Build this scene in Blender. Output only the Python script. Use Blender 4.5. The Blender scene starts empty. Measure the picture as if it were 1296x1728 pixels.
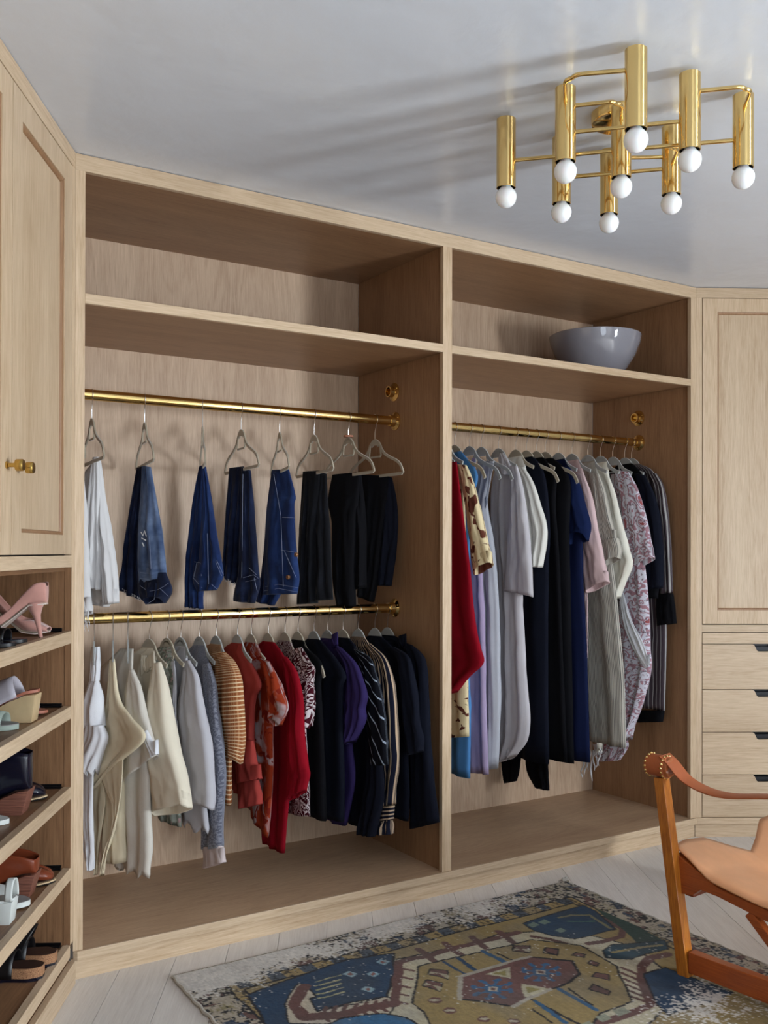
import bpy, bmesh, math, random
import numpy as np
from math import sin, cos, pi, radians, atan2, sqrt
from mathutils import Vector, Matrix, noise
S = bpy.context.scene
COL = S.collection
# ------------------------------------------------------------------ camera
FPX, CYPX, YAW, PIT, ROL = 1644.1942, 921.153, radians(57.639), radians(.2757), radians(.1259)
CAM = Vector((-.8149, -3.099, 1.3512))
_f = Vector((cos(YAW)*cos(PIT), sin(YAW)*cos(PIT), sin(PIT)))
_r0 = Vector((sin(YAW), -cos(YAW), 0)); _u0 = _r0.cross(_f)
_r = _r0*cos(ROL)+_u0*sin(ROL); _u = -_r0*sin(ROL)+_u0*cos(ROL)
cam = bpy.data.cameras.new('camera'); cam_o = bpy.data.objects.new('camera', cam); COL.objects.link(cam_o)
cam.sensor_fit = 'HORIZONTAL'; cam.sensor_width = 36; cam.lens = FPX/1296*36; cam.shift_y = (CYPX-864)/1296
cam.clip_start = .05
M = Matrix((_r, _u, -_f)).transposed().to_4x4(); M.translation = CAM
cam_o.matrix_world = M; S.camera = cam_o
# ------------------------------------------------------------------ world, light, exposure
S.view_settings.view_transform = 'Standard'; S.view_settings.look = 'None'
S.view_settings.gamma = 1; S.view_settings.use_curve_mapping = False
S.view_settings.exposure = 0.0
w = bpy.data.worlds.new('world'); S.world = w; w.use_nodes = True
w.node_tree.nodes['Background'].inputs[0].default_value = (.75, .86, 1, 1)
w.node_tree.nodes['Background'].inputs[1].default_value = 1.0
TH, TL, W, H = radians(60.4013), radians(-30.876), 2.8948, 2.6
uL = Vector((cos(TH), sin(TH), 0)); mL = Vector((-sin(TH), cos(TH), 0))      # left cabinet: along the face, into the cabinet
uR = Vector((cos(TL), sin(TL), 0)); mR = Vector((-sin(TL), cos(TL), 0))
ROOM_Y, ROOM_X = -5.25, -4.2                                                   # right wall and rear wall, in the left cabinet's frame
WINDOWS = [(-3.0, -2.2)]                                                       # opening in the right wall
WZ0, WZ1 = .35, 2.1
RFILL = (-3.3, -1.9)                                                            # made-up opening in the rear wall, added behind the camera for fill light
E_MAIN, E_REAR = 430, 36
for (a, b), e in zip(WINDOWS, (E_MAIN,)):
    L = bpy.data.lights.new('window_light', 'AREA'); L.shape = 'RECTANGLE'; L.size = b-a; L.size_y = WZ1-WZ0
    L.energy = e; L.color = (.86, .94, 1)
    lo = bpy.data.objects.new('window_light', L); COL.objects.link(lo)
    p = uL*((a+b)/2) + mL*(ROOM_Y-.10); p.z = (WZ0+WZ1)/2
    lo.location = p; lo.rotation_euler = mL.to_track_quat('-Z', 'Z').to_euler()
L = bpy.data.lights.new('rear_fill_light', 'AREA'); L.shape = 'RECTANGLE'; L.size = RFILL[1]-RFILL[0]; L.size_y = WZ1-WZ0  # added fill light behind the camera, no known window there
L.energy = E_REAR; L.color = (.80, .90, 1)
lo = bpy.data.objects.new('rear_fill_light', L); COL.objects.link(lo)
p = uL*(ROOM_X-.08) + mL*((RFILL[0]+RFILL[1])/2); p.z = (WZ0+WZ1)/2
lo.location = p; lo.rotation_euler = uL.to_track_quat('-Z', 'Z').to_euler()
# ------------------------------------------------------------------ helpers
def ray(px, py): return _f + _r*((px-648)/FPX) - _u*((py-CYPX)/FPX)
def on_plane(px, py, n, d):
    v = ray(px, py); n = Vector(n); return CAM + v*((d-n.dot(CAM))/n.dot(v))
def at_z(px, py, z): return on_plane(px, py, (0, 0, 1), z)
def at_y(px, py, y): return on_plane(px, py, (0, 1, 0), y)
def proj_x(x, y, z):
    d = Vector((x, y, z))-CAM; return 648+FPX*d.dot(_r)/d.dot(_f)
def rod_x(px, y, z):
    lo, hi = -.6, 3.4
    for _ in range(40):
        m = (lo+hi)/2
        if proj_x(m, y, z) < px: lo = m
        else: hi = m
    return lo
def tag(o, label=None, cat=None, group=None, kind=None):
    if label: o['label'] = label
    if cat: o['category'] = cat
    if group: o['group'] = group
    if kind: o['kind'] = kind
    return o
def empty(name, loc=(0, 0, 0), rz=0, **k):
    o = bpy.data.objects.new(name, None); COL.objects.link(o); o.location = loc; o.rotation_euler = (0, 0, rz)
    o.empty_display_size = .05
    return tag(o, **k)
def mesh_obj(name, me, mat, parent=None, smooth=False, **k):
    if mat is not None: me.materials.append(mat)
    if smooth:
        me.shade_smooth()
    o = bpy.data.objects.new(name, me); COL.objects.link(o)
    if parent is not None: o.parent = parent
    return tag(o, **k)
class MB:
    """collects simple shapes into one mesh"""
    def __init__(s): s.v = []; s.f = []
    def add(s, vs, fs):
        n = len(s.v); s.v += [tuple(v) for v in vs]; s.f += [tuple(i+n for i in f) for f in fs]; return s
    def box(s, x0, x1, y0, y1, z0, z1):
        if x0 > x1: x0, x1 = x1, x0
        if y0 > y1: y0, y1 = y1, y0
        if z0 > z1: z0, z1 = z1, z0
        vs = [(x, y, z) for z in (z0, z1) for y in (y0, y1) for x in (x0, x1)]
        return s.add(vs, [(0, 2, 3, 1), (4, 5, 7, 6), (0, 1, 5, 4), (2, 6, 7, 3), (0, 4, 6, 2), (1, 3, 7, 5)])
    def prism(s, pts, z0, z1):
        n = len(pts)
        vs = [(p[0], p[1], z0) for p in pts]+[(p[0], p[1], z1) for p in pts]
        return s.add(vs, [tuple(range(n-1, -1, -1)), tuple(range(n, 2*n))]+[(i, (i+1) % n, n+(i+1) % n, n+i) for i in range(n)])
    def sweep(s, pts, prof, up=(0, 0, 1), closed=False, scale=None):
        """prof: list of (a,b); a along side vector, b along normal; up keeps frames steady"""
        P = [Vector(p) for p in pts]; n = len(P); m = len(prof); up = Vector(up); vs = []
        for i in range(n):
            t = (P[(i+1) % n]-P[i-1]) if closed else (P[min(i+1, n-1)]-P[max(i-1, 0)])
            t.normalize(); a = t.cross(up)
            if a.length < 1e-5: a = t.cross(Vector((1, 0, 0)))
            a.normalize(); b = a.cross(t); k = scale[i] if scale else 1
            for (q, r) in prof: vs.append(P[i]+a*q*k+b*r*k)
        fs = []
        for i in range(n if closed else n-1):
            j = (i+1) % n
            for q in range(m):
                r = (q+1) % m; fs.append((i*m+q, i*m+r, j*m+r, j*m+q))
        if not closed: fs += [tuple(range(m)), tuple(range((n-1)*m+m-1, (n-1)*m-1, -1))]
        return s.add(vs, fs)
    def tube(s, pts, r, seg=10, closed=False, scale=None, up=(.13, .21, 1)):
        return s.sweep(pts, [(r*cos(2*pi*i/seg), r*sin(2*pi*i/seg)) for i in range(seg)], up, closed, scale)
    def lathe(s, prof, seg=32, c=(0, 0, 0), axis='z', cap=True):
        vs = []; c = Vector(c)
        for (r, h) in prof:
            for i in range(seg):
                a = 2*pi*i/seg; u, v = r*cos(a), r*sin(a)
                vs.append(c+Vector({'z': (u, v, h), 'x': (h, u, v), 'y': (v, h, u)}[axis]))
        fs = [(k*seg+i, k*seg+(i+1) % seg, (k+1)*seg+(i+1) % seg, (k+1)*seg+i) for k in range(len(prof)-1) for i in range(seg)]
        if cap:
            if prof[0][0] > 1e-4: fs.append(tuple(range(seg-1, -1, -1)))
            if prof[-1][0] > 1e-4: fs.append(tuple(range((len(prof)-1)*seg, len(prof)*seg)))
        return s.add(vs, fs)
    def sphere(s, c, r, seg=16, rings=10, sz=1):
        return s.lathe([(max(r*sin(pi*k/rings), 1e-5), -r*cos(pi*k/rings)*sz) for k in range(rings+1)], seg, c)
    def build(s, name, mat, parent=None, smooth=False, bevel=0, **k):
        me = bpy.data.meshes.new(name); me.from_pydata(s.v, [], s.f); me.validate()
        bm = bmesh.new(); bm.from_mesh(me); bmesh.ops.recalc_face_normals(bm, faces=bm.faces)
        if bevel:
            bmesh.ops.bevel(bm, geom=[e for e in bm.edges if len(e.link_faces) == 2 and e.calc_face_angle(0) > .5], offset=bevel, segments=2, affect='EDGES', profile=.6)
        bm.to_mesh(me); bm.free()
        o = mesh_obj(name, me, mat, parent, False, **k)
        if smooth:
            me.shade_smooth()
            try: me.set_sharp_from_angle(angle=radians(38))
            except Exception: pass
        return o
def catmull(P, n):
    """P list of equal-length tuples -> n interpolated rows"""
    P = np.array(P, float); m = len(P)
    if m == 2:
        t = np.linspace(0, 1, n)[:, None]; return P[0]*(1-t)+P[1]*t
    Q = np.vstack([2*P[0]-P[1], P, 2*P[-1]-P[-2]]); out = []
    for x in np.linspace(0, m-1, n):
        i = min(int(x), m-2); t = x-i; a, b, c, d = Q[i], Q[i+1], Q[i+2], Q[i+3]
        out.append(.5*((2*b)+(c-a)*t+(2*a-5*b+4*c-d)*t*t+(3*b-a-3*c+d)*t**3))
    return np.array(out)
def smooth_path(pts, n=8): return [Vector(p) for p in catmull([tuple(p) for p in pts], (len(pts)-1)*n+1)]
def rgb(r, g, b):
    f = lambda c: (c/255/12.92) if c/255 <= .04045 else ((c/255+.055)/1.055)**2.4
    return (f(r), f(g), f(b), 1)
# ------------------------------------------------------------------ materials
class NT:
    def __init__(s, name):
        s.m = bpy.data.materials.new(name); s.m.use_nodes = True; s.t = s.m.node_tree; s.b = s.t.nodes['Principled BSDF']
    def n(s, typ, **k):
        x = s.t.nodes.new(typ)
        for a, v in k.items():
            if a in x.inputs.keys(): x.inputs[a].default_value = v
            else: setattr(x, a, v)
        return x
    def l(s, a, b): s.t.links.new(a, b)
    def math(s, op, a, b=None, c=None):
        x = s.n('ShaderNodeMath', operation=op)
        for i, q in enumerate((a, b, c)):
            if q is None: continue
            if isinstance(q, (int, float)): x.inputs[i].default_value = q
            else: s.l(q, x.inputs[i])
        return x.outputs[0]
    def mix(s, f, a, b, mode='MIX'):
        x = s.n('ShaderNodeMix', data_type='RGBA', blend_type=mode)
        for sock, q in ((x.inputs[0], f), (x.inputs[6], a), (x.inputs[7], b)):
            if isinstance(q, (int, float, tuple)): sock.default_value = q
            else: s.l(q, sock)
        return x.outputs[2]
    def ramp(s, f, stops):
        x = s.n('ShaderNodeValToRGB'); e = x.color_ramp.elements
        while len(e) < len(stops): e.new(.5)
        for i, (p, c) in enumerate(stops): e[i].position = p; e[i].color = c
        s.l(f, x.inputs[0]); return x.outputs[0]
    def noise(s, vec, scale, detail=3, rough=.6, dist=0):
        x = s.n('ShaderNodeTexNoise'); x.inputs['Scale'].default_value = scale; x.inputs['Detail'].default_value = detail
        x.inputs['Roughness'].default_value = rough; x.inputs['Distortion'].default_value = dist
        if vec is not None: s.l(vec, x.inputs['Vector'])
        return x.outputs[0]
    def coord(s, kind='Object', scale=(1, 1, 1), rnd=True):
        tc = s.n('ShaderNodeTexCoord'); mp = s.n('ShaderNodeMapping'); mp.inputs['Scale'].default_value = scale
        s.l(tc.outputs[kind], mp.inputs[0])
        if rnd:
            oi = s.n('ShaderNodeObjectInfo'); m = s.math('MULTIPLY', oi.outputs['Random'], 13.0)
            cb = s.n('ShaderNodeCombineXYZ')
            for i in range(3): s.l(m, cb.inputs[i])
            s.l(cb.outputs[0], mp.inputs[1])
        return mp.outputs[0]
    def bump(s, h, strength, dist=.002):
        x = s.n('ShaderNodeBump'); x.inputs['Strength'].default_value = strength; x.inputs['Distance'].default_value = dist
        s.l(h, x.inputs['Height']); s.l(x.outputs[0], s.b.inputs['Normal'])
    def fin(s, col=None, rough=.5, metal=0, spec=.5, **k):
        if col is not None:
            if isinstance(col, tuple): s.b.inputs['Base Color'].default_value = col
            else: s.l(col, s.b.inputs['Base Color'])
        s.b.inputs['Roughness'].default_value = rough; s.b.inputs['Metallic'].default_value = metal
        s.b.inputs['Specular IOR Level'].default_value = spec
        for a, v in k.items(): s.b.inputs[a].default_value = v
        return s.m
def oak(name, axis, light, dark, rough=.42, fig=1.0, spec=.35):
    t = NT(name); st = {'x': (1.2, 26, 26), 'y': (26, 1.2, 26), 'z': (26, 26, 1.2)}[axis]
    v = t.coord('Object', st)
    fine = t.noise(v, 8.0, 4, .7); broad = t.noise(v, .28, 3, .55, .6)
    st2 = {'x': (.7, 5, 5), 'y': (5, .7, 5), 'z': (5, 5, .7)}[axis]
    fg = t.noise(t.coord('Object', st2), 1.1, 4, .5, 1.6)
    wv = t.math('SINE', t.math('MULTIPLY', fg, 46.0))
    a = t.math('ADD', t.math('MULTIPLY', fine, .85), t.math('MULTIPLY', broad, .5))
    a = t.math('ADD', a, t.math('MULTIPLY', wv, .035*fig))
    c = t.ramp(a, [(.38, dark), (.60, tuple((x+y)/2 for x, y in zip(dark, light))), (.88, light)])
    oi = t.n('ShaderNodeObjectInfo'); hs = t.n('ShaderNodeHueSaturation'); t.l(c, hs.inputs['Color'])
    t.l(t.math('ADD', t.math('MULTIPLY', oi.outputs['Random'], .12), .94), hs.inputs['Value'])
    t.bump(fine, .12, .001)
    return t.fin(hs.outputs[0], rough, spec=spec)
OL, OD = rgb(210, 186, 157), rgb(169, 140, 107)
M_OAK = {a: oak('pale oak grain '+a, a, OL, OD) for a in 'xyz'}
M_WALNUT = {a: oak('brown veneer grain '+a, a, rgb(150, 112, 80), rgb(96, 66, 44), fig=1.4) for a in 'xyz'}
M_TAN = {a: oak('shade tone inner oak grain '+a, a, rgb(166, 128, 94), rgb(122, 86, 60)) for a in 'xyz'}  # same oak made darker: interior shade is put into the colour
M_BACK = oak('lit tone back oak veneer', 'z', rgb(202, 175, 149), rgb(160, 131, 106), fig=1.5)  # lighter copy of the inner oak: less shade painted into its colour
M_BAYFLOOR = oak('bay floor oak veneer', 'x', rgb(196, 164, 132), rgb(156, 124, 96), fig=1.3)
def plain(name, c, rough=.6, metal=0, bump=0, bscale=40, spec=.5, var=0, **k):
    t = NT(name); col = c
    if var or bump:
        nz = t.noise(t.coord('Object', (1, 1, 1)), bscale, 4)
        if var: col = t.mix(nz, tuple(max(0, x*(1-var)) for x in c[:3])+(1,), tuple(min(1, x*(1+var)) for x in c[:3])+(1,))
        if bump: t.bump(nz, bump, .002)
    return t.fin(col, rough, metal, spec, **k)
M_BRASS = plain('polished brass', (.80, .57, .23, 1), .12, 1)
M_BRASS2 = plain('satin brass', (.55, .36, .10, 1), .24, 1, var=.1, bscale=20)
M_STEEL = plain('chromed wire', (.75, .74, .72, 1), .2, 1)
M_BLACKM = plain('blackened metal', (.01, .01, .012, 1), .35, .6)  # also colours the sheets that imitate shade behind the doors
M_GLOBE = plain('white opal glass', (.86, .87, .88, 1), .12, 0, **{'Subsurface Weight': .15})
M_BOWL = plain('grey lilac glazed ceramic', rgb(130, 128, 135), .06, 0, var=.04, bscale=120, **{'Coat Weight': .5})
M_PAINT = plain('white wall paint', rgb(214, 214, 214), .5)
def velvet(name, c):
    return plain(name, c, .75, var=.06, bscale=90, **{'Sheen Weight': .4})
M_HANG_W = velvet('warm grey flocked plastic', rgb(168, 158, 138))
M_HANG_C = velvet('cool grey flocked plastic', rgb(160, 162, 160))
def cloth(name, c, rough=.9, weave=700, var=.06, sheen=.0, pattern=None, bump=.45, wr=.03):
    """pattern(t, uv) -> colour socket"""
    t = NT(name); tc = t.n('ShaderNodeTexCoord'); uv = tc.outputs['UV']
    wv = t.noise(uv, weave, 2, .7); lo = t.noise(uv, 9, 3)
    col = pattern(t, uv) if pattern else c
    k = t.math('ADD', t.math('MULTIPLY', wv, var*2.5), t.math('ADD', t.math('MULTIPLY', lo, var*1.2), 1-var*1.85))
    cb = t.n('ShaderNodeCombineColor')
    for i in range(3): t.l(k, cb.inputs[i])
    col = t.mix(1.0, col, cb.outputs[0], 'MULTIPLY')
    hgt = wv
    if wr:
        cr = t.noise(uv, 14, 5, .6, 1.2); hgt = t.math('ADD', t.math('MULTIPLY', cr, wr*14), wv)
    t.bump(hgt, bump, .0012)
    return t.fin(col, rough, spec=.12, **{'Sheen Weight': sheen, 'Sheen Roughness': .5})
def sep(t, uv):
    x = t.n('ShaderNodeSeparateXYZ'); t.l(uv, x.inputs[0]); return x.outputs[0], x.outputs[1]
def stripes(bg, fg, freq, duty=.3, axis=0, wob=0, ang=0):
    def p(t, uv):
        u, v = sep(t, uv)
        a = u if axis == 0 else v
        if ang: a = t.math('ADD', t.math('MULTIPLY', u, cos(ang)), t.math('MULTIPLY', v, sin(ang)))
        if wob: a = t.math('ADD', a, t.math('MULTIPLY', t.noise(uv, 6, 2), wob))
        f = t.math('FRACT', t.math('MULTIPLY', a, freq))
        return t.mix(t.math('LESS_THAN', f, duty), bg, fg)
    return p
def check(bg, fg, mid):
    def p(t, uv):
        u, v = sep(t, uv)
        a = t.math('LESS_THAN', t.math('FRACT', t.math('MULTIPLY', v, 95)), .3)
        b = t.math('LESS_THAN', t.math('FRACT', t.math('MULTIPLY', u, 120)), .3)
        return t.mix(a, t.mix(b, bg, mid), fg)
    return p
def blotch(bg, fg, scale, th=.5, third=None, soft=.015, dist=.4):
    def p(t, uv):
        n = t.noise(uv, scale, 2, .5, dist)
        c = t.ramp(n, [(max(0, th-soft), bg), (min(1, th+soft), fg)])
        if third:
            m = t.noise(uv, scale*1.7, 2, .5, dist)
            c = t.mix(t.math('GREATER_THAN', m, .60), c, third)
        return c
    return p
def swirl(bg, fg, scale=34, freq=5, third=None):
    def p(t, uv):
        n = t.noise(uv, scale, 1.5, .5, .8)
        f = t.math('FRACT', t.math('MULTIPLY', n, freq))
        c = t.mix(t.math('LESS_THAN', f, .42), bg, fg)
        if third:
            m = t.noise(uv, scale*2.2, 1, .5)
            c = t.mix(t.math('GREATER_THAN', m, .56), c, third)
        return c
    return p
def paisley(bg, a, b, d):
    def p(t, uv):
        vo = t.n('ShaderNodeTexVoronoi', feature='SMOOTH_F1'); vo.inputs['Scale'].default_value = 18
        wp = t.n('ShaderNodeVectorMath', operation='ADD'); nz = t.n('ShaderNodeTexNoise'); nz.inputs['Scale'].default_value = 22
        t.l(uv, nz.inputs['Vector']); sc = t.n('ShaderNodeVectorMath', operation='SCALE'); sc.inputs[3].default_value = .05
        t.l(nz.outputs[1], sc.inputs[0]); t.l(uv, wp.inputs[0]); t.l(sc.outputs[0], wp.inputs[1]); t.l(wp.outputs[0], vo.inputs['Vector'])
        dd = vo.outputs['Distance']
        ring = t.math('LESS_THAN', t.math('FRACT', t.math('MULTIPLY', dd, 5.0)), .38)
        c = t.mix(ring, bg, a)
        c = t.mix(t.math('LESS_THAN', dd, .16), c, b)
        n2 = t.noise(uv, 75, 3, .6)
        return t.mix(t.math('GREATER_THAN', n2, .585), c, d)
    return p
def denim(name, c, fade, wear=.5):
    def p(t, uv):
        tw = stripes((0, 0, 0, 1), (1, 1, 1, 1), 420, .5, ang=.9)(t, uv)
        a = t.ramp(t.noise(uv, 7, 4, .6), [(.52-.2*wear, c), (.95-.25*wear, fade)])
        return t.mix(.12, a, tw, 'OVERLAY')
    return cloth(name, c, .85, 500, .12, .1, p, .3, wr=.15)
# ------------------------------------------------------------------ structure
FR = Matrix.Rotation(TH, 4, 'Z')                                   # the room frame: x along the left cabinet, y into it
def room(o): o.matrix_world = FR @ o.matrix_world; return o
M_SUB = plain('dark subfloor', rgb(60, 50, 44), .9)
M_FLOOR = oak('limed oak floorboard', 'x', rgb(231, 225, 218), rgb(206, 198, 190), .38, 1.3, .4)
fl = MB().box(-4.35, 2.2, -5.4, .6, -.05, -.016).build('floor', M_SUB, None, kind='structure'); fl.rotation_euler.z = TH
pl_me = {}
rnd = random.Random(4)
for i in range(-3, 32):
    y1 = -.127-.1655*i; y0 = y1-.1655
    if y0 < -5.4: break
    cut = [-4.3, -2.9+.9*rnd.random(), -.95-.3*rnd.random(), 2.1]
    if i % 2: cut = [-4.3, -1.8+.5*rnd.random(), 2.1]
    for a, b in zip(cut, cut[1:]):
        MB().box(a+.0006, b-.0006, y0+.0006, y1-.0006, -.016, 0).build('plank', M_FLOOR, fl, bevel=.0008)
def ceil_mat():
    t = NT('satin ceiling paint'); v = t.coord('Object', (1, 1, 1), False)
    n = t.noise(v, 2.2, 4, .6); n2 = t.noise(v, 60, 3, .6)
    t.bump(t.math('ADD', t.math('MULTIPLY', n, 6.0), t.math('MULTIPLY', n2, .25)), .28, .006)
    return t.fin(rgb(213, 218, 227), .24, spec=.5)
M_CEIL = ceil_mat()
MB().box(-4.4, 2.3, -5.5, .8, H, H+.08).build('ceiling', M_CEIL, None, kind='structure').rotation_euler.z = TH
def wall(name, *b, m=M_PAINT, rot=TH, loc=(0, 0, 0)):
    mb = MB()
    for q in b: mb.box(*q)
    o = mb.build(name, m, None, kind='structure'); o.rotation_euler.z = rot; o.location = loc; return o
wall('wall_left', (-4.3, -.0, .385, .5, 0, H))
RX = ROOM_X
wall('wall_rear', (RX-.12, RX, ROOM_Y, RFILL[0], 0, H), (RX-.12, RX, RFILL[1], .5, 0, H), (RX-.12, RX, RFILL[0], RFILL[1], 0, WZ0), (RX-.12, RX, RFILL[0], RFILL[1], WZ1, H))  # gap left for the added fill light
wr = [(-4.3, 2.0, ROOM_Y-.12, ROOM_Y, 0, WZ0), (-4.3, 2.0, ROOM_Y-.12, ROOM_Y, WZ1, H)]
xs = [-4.3]+[q for w_ in WINDOWS for q in w_]+[2.0]
for a, b in zip(xs[::2], xs[1::2]): wr.append((a, b, ROOM_Y-.12, ROOM_Y, WZ0, WZ1))
wall('wall_right', *wr)
for k, (a, b) in enumerate(WINDOWS):
    t_ = .03
    o = wall('window_%d' % (k+1), (a, b, ROOM_Y-.07, ROOM_Y+.012, WZ0, WZ0+t_), (a, b, ROOM_Y-.07, ROOM_Y+.012, WZ1-t_, WZ1),
             (a, a+t_, ROOM_Y-.07, ROOM_Y+.012, WZ0+t_, WZ1-t_), (b-t_, b, ROOM_Y-.07, ROOM_Y+.012, WZ0+t_, WZ1-t_))
wall('wall_back', (-.5, 3.3, .70, .8, 0, H), rot=0)
wall('wall_far', (-.1, 1.41, .46, .56, 0, H), (1.405, 3.2, .0, .12, 0, H), rot=TL, loc=(W, 0, 0))
def plate(mb, pts, y0, y1):
    n = len(pts)
    vs = [(p[0], y0, p[1]) for p in pts]+[(p[0], y1, p[1]) for p in pts]
    return mb.add(vs, [tuple(range(n)), tuple(range(2*n-1, n-1, -1))]+[(i, n+i, n+(i+1) % n, (i+1) % n) for i in range(n)])
B = .0012
# ------------------------------------------------------------------ open wardrobe (world frame)
wd = empty('open_wardrobe', label='built-in pale oak open wardrobe of two bays, filled with hanging clothes', cat='wardrobe')
ST = [(0, .0305), (1.4212, 1.4646), (2.8575, W)]
for a, b in ST: MB().box(a, b, 0, .02, .094, 2.546).build('stile', M_OAK['z'], wd, bevel=B)
MB().box(0, W, 0, .02, 2.546, H-.002).build('top_rail', M_OAK['x'], wd, bevel=B)
MB().box(0, .0245, .02, .66, .094, 2.56).build('side_panel', M_TAN['z'], wd)
MB().box(1.4285, 1.4575, .02, .66, .094, 2.56).build('divider', M_TAN['z'], wd)
MB().box(2.8718, W+.012, .02, .66, .094, 2.56).build('side_panel', M_TAN['z'], wd)
for a, b in ((.0245, 1.4285), (1.4575, 2.8718)):
    MB().box(a, b, .6625, .68, .094, 2.56).build('back_panel', M_BACK, wd)
    MB().box(a, b, .02, .6625, 2.549, 2.566).build('top_panel', M_TAN['x'], wd)
    MB().box(a, b, .0, .6625, .072, .094).build('bottom_board', M_BAYFLOOR, wd)
for a, b in ((.0305, 1.4212), (1.4646, 2.8575)):
    s_ = MB().box(a-.004, b+.004, .018, .6625, 2.131, 2.160).build('shelf', M_TAN['x'], wd)
    MB().box(a, b, 0, .018, 2.130, 2.161).build('shelf_edging', M_OAK['x'], s_, bevel=B)
MB().prism([(.012, -.009), (W-.003, -.009), (W, .0), (0, .0)], .066, .0945).build('base_edging', M_OAK['x'], wd, bevel=B)
MB().box(-.002, W+.004, .012, .022, 0, .066).build('plinth', M_OAK['x'], wd)
# ------------------------------------------------------------------ shaker door
def shaker(mb_name, parent, x0, x1, z0, z1, sl, sr, rt, rb, y=0, label=None):
    d = MB().box(x0, x0+sl, y, y+.02, z0, z1).box(x1-sr, x1, y, y+.02, z0, z1)
    d.box(x0+sl, x1-sr, y, y+.02, z0, z0+rb).box(x0+sl, x1-sr, y, y+.02, z1-rt, z1)
    o = d.build('door', M_OAK['z'], parent, bevel=.0009)
    if label: o['label'] = label
    a0, a1, c0, c1 = x0+sl, x1-sr, z0+rb, z1-rt; e = .011; yy = y+.0125
    MB().box(a0+e, a1-e, yy, y+.018, c0+e, c1-e).build('door_panel', M_OAK['z'], o)
    m = MB(); ins = [(a0, c0), (a1, c0), (a1, c1), (a0, c1)]; inn = [(a0+e, c0+e), (a1-e, c0+e), (a1-e, c1-e), (a0+e, c1-e)]
    prof = [(0, .0035), (.35, .004), (.8, .008), (1, .0128), (1, .017), (0, .017)]
    vs = [((1-k)*p[0]+k*q[0], y+d_, (1-k)*p[1]+k*q[1]) for p, q in zip(ins, inn) for k, d_ in prof]
    n = len(prof); m.add(vs, [(i*n+j, i*n+(j+1) % n, ((i+1) % 4)*n+(j+1) % n, ((i+1) % 4)*n+j) for i in range(4) for j in range(n)])
    m.build('panel_moulding', M_TAN['z'], o, smooth=True)
    return o
# ------------------------------------------------------------------ shoe cabinet on the left (local frame)
sc = empty('shoe_cabinet', rz=TH, label='pale oak cabinet on the left, panelled doors above open shoe shelves', cat='cabinet')
UN = [0, -1.16, -2.32, -3.48]
MB().box(-4.02, 0, 0, .02, 2.546, H-.002).build('top_rail', M_OAK['x'], sc, bevel=B)
MB().box(-4.02, -.030, 0, .02, 1.298, 1.334).build('middle_rail', M_OAK['x'], sc, bevel=B)
for u in UN:
    MB().box(u-.030, u, 0, .02, .127, 2.546).build('stile', M_OAK['z'], sc, bevel=B)
    MB().box(u-.0308, u-.0302, .0006, .0206, .128, 1.297).build('stile_lining', M_WALNUT['z'], sc)
    MB().box(u-.0295, u-.006 if u == 0 else u-.0005, .0205, .36, .09, 1.298).build('end_panel', M_WALNUT['z'], sc)
MB().box(-4.02, 0, .361, .375, .05, 2.55).build('back_panel', M_WALNUT['z'], sc)
MB().box(-4.02, -.0, .022, .36, 1.285, 1.297).build('underside_board', M_WALNUT['x'], sc)
MB().box(-4.02, -.0302, .024, .030, 1.300, 2.56).build('gap_shade_sheet', M_BLACKM, sc)  # black sheet added so the door gaps read as dark shade
for u in UN[:3]:
    for a, b, sl, sr, kx in ((u-.590, u-.0348, .076, .082, u-.552), (u-1.148, u-.5935, .082, .076, u-.632)):
        dd = shaker('door', sc, a, b, 1.338, 2.5418, sl, sr, .072, .058)
        k_ = MB().lathe([(.0095, 0), (.0095, -.004), (.0055, -.006), (.0055, -.022), (.0135, -.0235), (.0150, -.0255), (.0150, -.041), (.0135, -.043)], 28, (kx, 0, 1.562), 'y')
        k_.build('knob', M_BRASS2, dd, smooth=True)
SHZ = [1.10, .867, .617, .366, .127]
for i, z in enumerate(SHZ):
    for u, v in zip(UN, UN[1:]+[-4.02]):
        s_ = MB().box(v if v > -4 else -4.02, u-.0305, .024, .36, z-.022, z-.003).build('shelf' if i < 4 else 'bottom_shelf', M_WALNUT['x'], sc)
        MB().box(v if v > -4 else -4.02, u-.0309, 0, .0235, z-.0385, z).build('shelf_edging', M_OAK['x'], s_, bevel=B)
        MB().box(u-.045, u-.031, .028, .355, z-.0028, z+.0035).box(u-.034, u-.031, .028, .355, z+.0035, z+.009).build('support_strip', M_BLACKM, s_)
MB().box(-4.02, -.012, .010, .022, .062, .0885).build('shadow_gap_board', M_WALNUT['x'], sc)
MB().box(-4.02, -.012, -.012, .008, 0, .072).build('plinth', M_OAK['x'], sc, bevel=B)
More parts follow.
